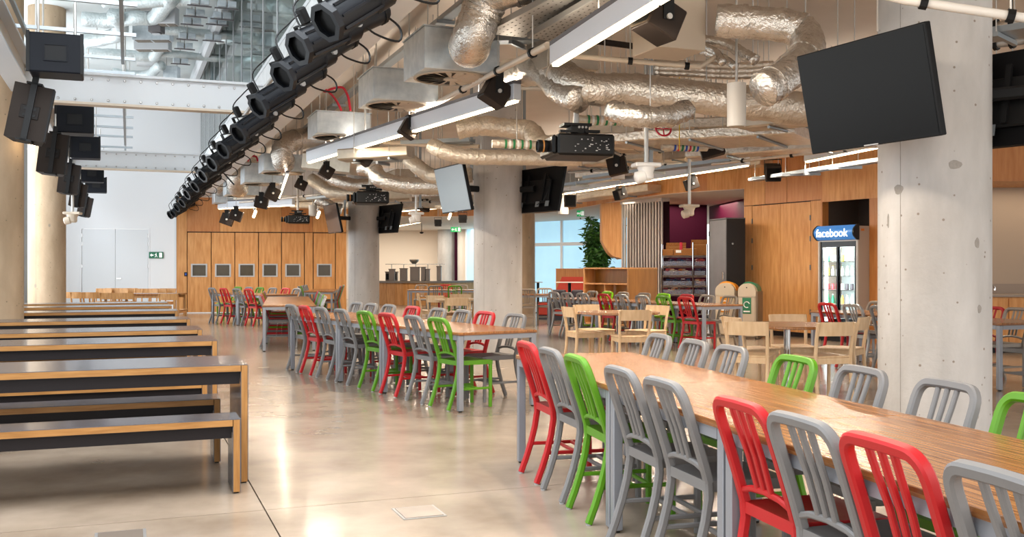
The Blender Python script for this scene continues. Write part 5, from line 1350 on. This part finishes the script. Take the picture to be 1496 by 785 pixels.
def projector(px, py, z, label, poletop=SLAB, sc=1.0):
    p = P(px, py, z); t = thing('projector', label, 'projector', tuple(p), R(12), 'ceiling projectors')
    L, Wd, H = .44*sc, .40*sc, .15*sc
    MB().box((-L*.42, -Wd/2, -H/2), (L/2, Wd/2, H/2), bev=.02).build('body', 'black_plastic', t)
    MB().box((-L*.42-.05, -Wd/2+.02, -H/2+.01), (-L*.42, Wd/2-.02, H/2-.015), bev=.02).build('front_bezel', 'screen', t)
    MB().lathe([(.055, 0), (.06, .01), (.058, .06), (.062, .065), (.062, .10), (.05, .105), (.045, .09)], 20, Matrix.Translation((-L*.42-.05, -.06, 0)) @ Matrix.Rotation(R(-90), 4, 'Y')).build('lens', 'black_metal', t, smooth=True)
    MB().lathe([(.063, .0), (.063, .012)], 20, Matrix.Translation((-L*.42-.09, -.06, 0)) @ Matrix.Rotation(R(-90), 4, 'Y')).build('lens_ring', 'orange_soffit', t)
    MB().box((-.13, -.12, H/2+.0), (.15, .12, H/2+.02)).build('mount_plate', 'black_metal', t)
    MB().box((-.20, -.14, H/2+.03), (-.02, -.08, H/2+.05)).build('mount_arm', 'black_metal', t); MB().box((.05, -.14, H/2+.03), (.20, -.08, H/2+.055)).build('mount_arm', 'black_metal', t)
    MB().box((-.08, -.1, H/2+.02), (.10, .1, H/2+.10), bev=.008).build('mount_block', 'black_metal', t); MB().box((-.15, -.1, H/2+.10), (.13, .1, H/2+.125)).build('mount_plate', 'black_metal', t)
    for k in range(3): MB().lathe([(.012, 0), (.012, .006)], 8, Matrix.Translation((.0+k*.035, -.1, H/2+.085)) @ Matrix.Rotation(R(90), 4, 'X')).build('mount_hole', 'frame_alu', t)
    # connector panel marks on the side
    mk = MB(); rr = random.Random(2)
    for k in range(26): mk.cbox((rr.uniform(-.10, L*.42), -Wd/2-.001, rr.uniform(-H*.32, H*.3)), (rr.uniform(.006, .022), .003, rr.uniform(.004, .012)))
    o = mk.build('connector_marks', 'frame_alu', t); o['kind'] = 'stuff'
    MB().tube([(0, 0, H/2+.12), (0, 0, poletop-p.z)], .028, 12).build('pole', 'pipe_white', t, smooth=True)
projector(842, 216, 9.7, 'nearest black ceiling projector on a white pole, right of the central column', P(842, 140, 9.7).z, 1.4)
projector(541, 290, 17.3, 'black ceiling projector seen in front of the third column', sc=1.4)
projector(435, 321, 24.0, 'farthest black ceiling projector before the plywood folding panels', sc=1.3)
# ---- dome cameras
def ptz(px, py, z, label, hang, s=1.0, m='white'):
    p = P(px, py, z); t = thing('security_camera', label, 'camera', tuple(p), R(10))
    MB().box((-.13*s, -.09*s, .05*s), (.13*s, .09*s, .09*s), bev=.01).build('top_plate', m, t)
    MB().lathe([(.05*s, -.08*s), (.07*s, -.06*s), (.07*s, .0), (.09*s, .05*s)], 20).build('neck', m, t, smooth=True)
    MB().lathe([(.045*s, -.05*s), (.06*s, -.04*s), (.06*s, .04*s), (.045*s, .05*s)], 16, Matrix.Translation((-.07*s, -.03*s, -.05*s)) @ Matrix.Rotation(R(75), 4, 'Y')).build('head', m, t, smooth=True)
    MB().lathe([(.03*s, 0), (.03*s, .01)], 14, Matrix.Translation((-.10*s, -.03*s, -.05*s)) @ Matrix.Rotation(R(-90), 4, 'Y')).build('lens', 'black_plastic', t)
    MB().tube([(0, 0, .09*s), (0, 0, hang-p.z)], .022*s, 10).build('pole', 'rod', t)
ptz(944, 252, 9.6, 'white dome camera hanging right of the nearest projector', SLAB)
ptz(1007, 308, 14.5, 'cream dome camera hanging in front of the maroon wall', SLAB, 1.0, 'pipe_cream')
ptz(608, 318, 17.0, 'white dome camera hanging left of the pale screen', SLAB)
ptz(106, 318, 19, 'cream dome camera on the warm concrete column', 3.55, 1.2, 'pipe_cream')

# valve wheel, taped pipe bands and cable loops
p = P(969, 188, 10.6); t = thing('valve_wheel', 'dark red valve handwheel above the right linear light', 'valve', tuple(p), (R(70), 0, R(10)))
ring = [(.085*cos(2*pi*k/20), .085*sin(2*pi*k/20), 0) for k in range(21)]
MB().tube(ring, .011, 6, caps=False).build('rim', 'red_cable', t, smooth=True)
for k in range(4): MB().tube([(0, 0, 0), (.085*cos(k*pi/2), .085*sin(k*pi/2), 0)], .007, 5).build('spoke', 'red_cable', t)
MB().tube([P(969, 188, 10.6), (p.x, p.y, SLAB)], .012, 6).build('stem', 'rod', t, world=True)
for px, py, z, lb, ms in ((755, 211, 11.8, 'green and white banded pipe beside the projector', ('tape_green', 'white')), (1000, 215, 12.5, 'blue, red and green banded pipes above the right linear light', ('blue', 'red_cable', 'tape_green')),
                          (877, 176, 10.8, 'green banded pipe stub behind the projector pole', ('tape_green', 'white'))):
    p = P(px, py, z); t = thing('banded_pipe', lb, 'pipe', tuple(p), R(10))
    MB().tube([(-.3, 0, 0), (.3, 0, 0)], .05, 10).build('pipe', 'foil_matt', t, smooth=True)
    for k in range(7): MB().tube([(-.15+k*.05, 0, 0), (-.125+k*.05, 0, 0)], .056, 10).build('tape_band', ms[k % len(ms)], t)
    MB().tube([(0, 0, .05), (0, 0, SLAB-p.z)], .006, 6).build('hanging_rod', 'rod', t)
def loop_cable(name, label, pts, r, m, cat='cable'):
    q = [P(*a) for a in pts]; t = thing(name, label, cat, tuple(q[0])); MB().tube(cr_spline(q, 6), r, 6).build('cable', m, t, smooth=True, world=True)
loop_cable('red_cable_loop', 'large red cable loop hanging above the third diffuser box', [(472, 124, 14.6), (474, 134, 14.6), (484, 130, 14.5), (500, 128, 14.4), (508, 140, 14.3), (512, 162, 14.3)], .018, 'red_cable')
loop_cable('red_cable_loop', 'inner red cable loop hanging above the third diffuser box', [(474, 130, 14.5), (484, 138, 14.5), (492, 148, 14.4), (499, 162, 14.4)], .018, 'red_cable')
loop_cable('red_cable_loop', 'small red cable loop above the fourth diffuser box', [(362, 236, 20), (366, 229, 20), (374, 229, 20), (377, 236, 20)], .02, 'red_cable')
loop_cable('black_cable_loop', 'black and blue-plugged cable near the far diffuser boxes', [(318, 253, 22), (325, 252, 22), (333, 260, 22), (342, 270, 22)], .018, 'black_plastic')
loop_cable('yellow_wire', 'thin yellow wire dropping above the right linear light', [(993, 11.9, 11.6), (992.5, 200, 11.6), (993, 218, 11.6)], .006, 'yellow')
# metal strut drop posts
for i, (px, y1, z, lb) in enumerate(((951, 240, 12.8, 'grey strut post left of the valve wheel'), (614, 303, 20, 'grey strut post left of the pale screen'), (689, 262, 15.4, 'thin strut post behind the pale screen'), (766, 270, 15.6, 'grey strut post on the right side of the central column'), (504, 320, 24, 'grey strut post left of the third column'))):
    p = P(px, y1, z); t = thing('strut_post', lb, 'strut', tuple(p)); MB().box((-.025, -.025, 0), (.025, .025, SLAB-p.z)).build('channel', 'strut', t); MB().box((-.05, -.05, -.012), (.05, .05, 0)).build('end_plate', 'strut', t)

# ================================================================ atrium: profile spotlights on a long bar
SA, SH = 1.47, 3.09
def spt(z):      # bar point at viewing depth z
    b = (z-SA*sin(R(TB)))/cos(R(TB)); return AB(SA, b, SH+.33)
a, b = spt(5.4), spt(29.0)
t = thing('lighting_bar', 'long lighting bar along the slab edge carrying the profile spotlights', 'lighting bar', tuple(a), R(TB))
MB().tube([a, b], .025, 10).build('bar', 'rod', t, smooth=True, world=True)
n = 9
for k in range(n):
    c = a+(b-a)*(k+.5)/n; e = AB(1.93, inv(TB, c.x, c.y)[1], 3.56)
    MB().bar(c, e, .03, .03).build('bracket_arm', 'strut', t, world=True)
class SB(MB):
    def build(s, *a, **k):
        s.v = [Vector(v)*1.22 for v in s.v]; return MB.build(s, *a, **k)
def profile_spot(name):
    t = thing(name, 'x', 'spotlight'); K = 1.22
    # local: lens points to -x, body to +x; hook at +z
    hexa = [(.105*cos(R(22.5+45*k)), .105*sin(R(22.5+45*k))) for k in range(8)]
    m4 = Matrix.Rotation(R(90), 4, 'Y')
    mb = SB()
    n = 8; o = [(-.38, y*1.0, z*1.0) for y, z in hexa]; i_ = [(-.38, y*.72, z*.72) for y, z in hexa]; o2 = [(-.345, y, z) for y, z in hexa]
    mb.add(o+i_+o2, [(k, n+k, n+(k+1) % n, (k+1) % n) for k in range(n)]+[(k, (k+1) % n, 2*n+(k+1) % n, 2*n+k) for k in range(n)]+[tuple(2*n+k for k in range(n))]).build('lens_frame', 'spot_body', t)
    SB().lathe([(.070, -.352), (.074, -.346)], 16, Matrix.Rotation(R(90), 4, 'Y') @ Matrix.Identity(4)).build('lens', 'screen', t)
    L2 = SB(); L2.lathe([(.088, -.345), (.088, -.05), (.10, -.04), (.10, .06)], 16, m4); L2.build('barrel', 'spot_body', t, smooth=True)
    fn = SB()
    for k in range(8): fn.cbox((-.18, .09*cos(k*pi/4), .09*sin(k*pi/4)), (.29, .014, .014))
    f = fn.build('cooling_fins', 'spot_body', t); f['kind'] = 'stuff'
    SB().lathe([(.075, .06), (.075, .30), (.06, .34)], 14, m4).build('lamp_housing', 'spot_body', t, smooth=True)
    SB().lathe([(.08, .28), (.08, .31)], 14, m4).build('rear_ring', 'black_metal', t)
    y = SB(); y.box((-.015, -.13, -.01), (.015, -.12, .22)); y.box((-.015, .12, -.01), (.015, .13, .22)); y.box((-.015, -.13, .21), (.015, .13, .22)); y.build('yoke', 'black_metal', t)
    SB().box((-.03, -.03, .22), (.03, .03, .33), bev=.01).build('hook_clamp', 'black_metal', t)
    SB().lathe([(.02, 0), (.022, .02)], 8, Matrix.Translation((0, -.13, 0)) @ Matrix.Rotation(R(90), 4, 'X')).build('tilt_knob', 'frame_alu', t)
    SB().tube(cr_spline([(.25, -.02, .04), (.36, -.05, -.12), (.30, -.07, -.20), (.16, -.05, -.1), (.1, -.05, .0)], 5), .007, 6).build('power_cable', 'black_plastic', t, smooth=True)
    SB().tube(cr_spline([(-.3, .0, .09), (-.25, .05, .22), (-.1, .04, .27), (0, .0, .3)], 5), .006, 6).build('safety_cable', 'black_plastic', t, smooth=True)
    return t
zs = [6.3, 7.2, 8.1, 9.5, 11.3, 13.0, 14.6, 16.4, 18.4, 20.6, 22.8, 25.0, 27.2, 28.9]
sp0 = None
for i, z in enumerate(zs):
    c = spt(z); yaw = R(TB+27+random.uniform(-4, 4)); til = R(-31+random.uniform(-4, 4)); rot = (0, til, yaw)
    loc = (c.x, c.y, c.z-.33)
    lb = f"black profile spotlight on the slab-edge bar, {ORD[i]} from the near end"
    # yoke stays upright in reality; the whole fitting tilts a little here
    if sp0 is None: sp0 = profile_spot('profile_spotlight'); sp0.location = loc; sp0.rotation_euler = rot; sp0['label'] = lb; sp0['group'] = 'profile spotlights on the bar'
    else: dup(sp0, loc, rot, lb, 'profile spotlights on the bar')

# speakers left
def sub_sp(px, py, z, s, label, top=4.6):
    p = P(px, py, z); t = thing('subwoofer', label, 'speaker', tuple(p), R(TB), 'square hanging speakers over the left aisle')
    h = s*.80; d = s*.85
    MB().box((-s/2, 0, -h/2), (s/2, d, h/2), bev=.012).build('cabinet', 'speaker_blue', t)
    q = MB(); w2, h2 = s*.20, s*.15
    q.box((-w2-.012, -.012, -h2-.012), (-w2, .0, h2+.012)); q.box((w2, -.012, -h2-.012), (w2+.012, 0, h2+.012)); q.box((-w2, -.012, -h2-.012), (w2, 0, -h2)); q.box((-w2, -.012, h2), (w2, 0, h2+.012)); q.build('recess_frame', 'speaker_blue', t)
    MB().box((-w2, -.004, -h2), (w2, -.001, h2)).build('handle_recess', 'speaker_grille', t)
    for sx in (-1, 1): MB().box((sx*(s/2)-.02, -.01, -h/2), (sx*(s/2)+.02, d+.01, -h/2+.03) if False else (sx*(s/2)+.012, .03, h/2+.01)).build('corner_strip', 'black_metal', t)
    for sx in (-.35, .35): MB().tube([(sx*s, d*.5, h/2), (sx*s, d*.5, top-p.z)], .012, 6).build('hanging_rod', 'rod', t)
for (px, py, z, s), n in zip(((81, 78, 10.0, .5), (109, 175, 14.4, .5), (124.5, 216, 18.2, .5), (134, 254, 22.8, .5), (140.5, 271, 26, .5)), ('nearest', 'second', 'third', 'fourth', 'farthest')):
    sub_sp(px, py-1, z, s, f'{n} square blue-black hanging speaker over the left aisle')
def top_sp(px, py, z, h, label, roll, yaw):
    p = P(px, py, z); w = h*.66; d = h*.45
    t = thing('tall_speaker', label, 'speaker', tuple(p), (R(-4), R(roll), R(yaw)), 'tall hanging speakers by the left columns')
    mb = MB(); poly = [(-w/2, 0), (w/2, 0), (w*.36, d), (-w*.36, d)]
    mb.prism(poly, -h/2, h/2); mb.build('cabinet', 'speaker_brown', t)
    MB().box((w/2-.01, -.014, -h/2+.01), (w/2+.006, .06, h/2-.01)).build('grille_edge', 'speaker_grille', t)
    MB().box((-w*.24, -.01, -h*.12), (w*.24, .0, h*.12), bev=.004).build('connector_plate', 'speaker_side', t)
    MB().box((-w*.16, -.016, .02), (w*.16, -.01, h*.08)).build('handle_slot', 'black_plastic', t); MB().box((-w*.16, -.016, -h*.08), (w*.16, -.01, -.02)).build('handle_slot', 'black_plastic', t)
    MB().box((-.03, -.045, -h/2-.02), (.03, -.016, h/2+.10)).build('yoke_bar', 'black_metal', t)
    MB().box((-w*.2, -.045, h/2), (w*.2, d*.5, h/2+.02)).build('yoke_bracket', 'black_metal', t); MB().box((-w*.2, -.045, -h/2-.02), (w*.2, d*.5, -h/2)).build('yoke_bracket', 'black_metal', t)
    MB().tube([PM[t.name] @ Vector((0, -.03, h/2+.08)), Vector(((PM[t.name] @ Vector((0, -.03, h/2+.08))).x, (PM[t.name] @ Vector((0, -.03, h/2+.08))).y, 3.56))], .012, 6).build('drop_rod', 'rod', t, world=True)
for (px, py, z, h, ro), n in zip(((43, 164, 10.2, .58, 10), (77, 224, 14.2, .58, 6), (100.5, 261, 18.8, .56, 6), (114, 285, 22.3, .52, 8), (124, 302, 26.5, .52, 10)), ('nearest', 'second', 'third', 'fourth', 'farthest')):
    top_sp(px, py, z, h, f'{n} tall brown-black hanging speaker beside the left columns', ro, 18)
# strut frames that carry the square speakers
for i, (b0, b1, lb) in enumerate(((9.3, 13.6, 'near galvanised gantry above the square speakers'), (14.5, 22.6, 'middle galvanised gantry above the square speakers'), (23.4, 28, 'far galvanised gantry above the square speakers'))):
    o = AB(-.62, b0); t = thing('hanging_gantry', lb, 'gantry', (o.x, o.y, 3.95), R(TB)); L = b1-b0
    for x in (-.45, .55): MB().box((x-.02, 0, 0), (x+.02, L, .04)).build('long_channel', 'strut', t)
    k = 0
    while k*1.4 < L: MB().box((-.6, k*1.4, .04), (.7, k*1.4+.04, .08)).build('cross_channel', 'strut', t); k += 1
    for x in (-.45, .55):
        for y in (.1, L-.1): MB().tube([(x, y, .04), (x, y, 2.9)], .012, 6).build('hanging_rod', 'rod', t)
# atrium ceiling services (seen through haze of struts at the top left)
AT = 6.85
def AP(px, py, h):     # picture point carried to height h
    z = (h-CH)*1440/(392.5-py); return Vector(((px-748)/1440*z, z, h))
def aduct(label, pts, r, h=6.45, m='foil_pale'):
    q = [AP(x, y, h) for x, y in pts]; t = thing('atrium_duct', label, 'duct', tuple(q[0]), 0, 'pale foil ducts under the atrium ceiling')
    sp = cr_spline(q, 6); MB().tube(sp, [.75*r*(1+random.uniform(-.05, .05)) for _ in sp], 14, jit=.03).build('duct_skin', m, t, smooth='full', world=True)
    for f in (.2, .75):
        c = sp[int(f*(len(sp)-1))]; MB().tube([(c.x, c.y, c.z+r*.8), (c.x, c.y, AT)], .01, 6).build('hanging_rod', 'rod', t, world=True)
aduct('pale foil duct at the very top left, with an upturned right end', [(120, 28), (160, 30), (200, 26), (225, 26), (240, 10), (252, -4)], .20)
aduct('pale foil duct crossing at the top edge of the frame', [(150, 2), (190, 3), (240, 1), (300, 0)], .16)
aduct('pale foil duct elbow left of the grey fan unit', [(125, 60), (150, 56), (172, 50), (176, 34), (168, 22)], .22)
aduct('middle pale foil duct with an upturned end', [(128, 78), (170, 80), (205, 82), (225, 82), (232, 72), (236, 64)], .18)
aduct('thin pale foil pipe running right from the fan unit', [(232, 44), (270, 46), (305, 50), (370, 52)], .13)
aduct('lower thin pale foil pipe running right', [(232, 78), (265, 80), (300, 84), (370, 88)], .12)
aduct('lowest pale foil duct with a curl', [(165, 106), (200, 110), (220, 108), (228, 100), (236, 96)], .16)
aduct('pale foil duct behind the glass mullions', [(318, 58), (350, 56), (380, 60), (410, 62)], .14)
aduct('crumpled pale foil duct behind the glass by the spotlights', [(400, 4), (410, 16), (425, 22), (445, 22)], .2)
aduct('pale foil duct low behind the glass', [(352, 100), (365, 86), (385, 84), (420, 88)], .2)
def abox(px0, py0, px1, py1, label, m='galv', h=6.3, name='fan_coil_unit', rnd=False, cat='fan unit'):
    a, b = AP(px0, py1, h), AP(px1, py0, h); w = max(.2, AP(px1, py1, h).x-a.x); t = thing(name, label, cat, (a.x, a.y, h), 0)
    D = min(1.6, max(.25, (b.y-a.y)))
    MB().box((0, 0, 0), (w, D, .35), bev=.01).build('box', m, t)
    if rnd:
        MB().lathe([(min(w, D)*.42, -.02), (min(w, D)*.42, 0)], 24, Matrix.Translation((w/2, D/2, 0))).build('round_outlet', 'luminaire_top', t)
        for k in range(3): MB().box((w*.2, D*(.35+.15*k)-.01, -.035), (w*.8, D*(.35+.15*k)+.01, -.02)).build('vane', 'white_paint', t)
    else:
        MB().box((w*.06, D*.1, -.012), (w*.94, D*.9, 0)).build('grille', 'grille_brown', t)
        MB().box((w*.48, D*.08, -.016), (w*.52, D*.92, -.012)).build('grille_bar', m, t)
    for x in (.05, w-.05): MB().tube([(x, D/2, .35), (x, D/2, AT-h)], .01, 6).build('hanging_rod', 'rod', t)
mat('grille_brown', '#6f675c', .6, c2='#7d756a', scale=30)
abox(193, 40, 248, 58, 'long grey fan unit with a brown grille under the atrium ceiling')
abox(216, 32, 235, 46, 'small square outlet box on the long fan unit', 'luminaire_top', 6.2, 'outlet_box', True, 'air outlet')
abox(238, 97, 259, 116, 'square outlet box with a round vane grille above the near steel beam', 'galv', 6.2, 'outlet_box', True, 'air outlet')
abox(308, 98, 327, 118, 'square outlet box behind the glass mullions', 'galv', 6.2, 'outlet_box', True, 'air outlet')
abox(352, 60, 374, 70, 'grey fan unit behind the glass mullions')
abox(380, 45, 398, 68, 'grey outlet box behind the glass near the spotlights', 'galv', 6.2, 'outlet_box', True, 'air outlet')
abox(228, 18, 256, 34, 'white slot diffuser strip at the top left', 'white_paint')
abox(195, 62, 246, 72, 'white slot diffuser below the long fan unit', 'white_paint')
abox(365, 30, 400, 42, 'white slot diffuser behind the glass', 'white_paint')
for i, (px, py) in enumerate(((292, 6), (286, 22), (281, 34), (274, 56), (270, 70), (264, 92), (332, 10), (325, 26), (318, 34), (312, 58))):
    a = AP(px, py, 6.25); t = thing('junction_box', f"pale grey twin junction box on the atrium tray, {ORD[i]} from the top", 'junction box', tuple(a), R(TB), 'junction boxes on the atrium tray')
    MB().box((-.17, 0, 0), (-.015, .22, .12), bev=.01).build('box', 'galv', t); MB().box((.015, 0, 0), (.17, .22, .12), bev=.01).build('box', 'galv', t)
    MB().box((-.22, .08, -.02), (.22, .12, 0)).build('channel', 'luminaire_top', t); MB().tube([(0, .13, .0), (0, .13, AT-6.25)], .01, 6).build('hanging_rod', 'rod', t)
a, b = AP(283, 121, 6.6), AP(336, -14, 6.6)
t = thing('ceiling_beam', 'white beam running along the atrium ceiling', 'beam', tuple(a)); MB().bar(a, b, .22, .34, (0, 0, 1)).build('beam', 'white_paint', t, world=True)
struct(MB().prism([AB(.2, 6), AB(.6, 6), AB(.6, 28), AB(.2, 28)], 6.7, 6.85).build('ceiling_rib', 'fascia_white'))
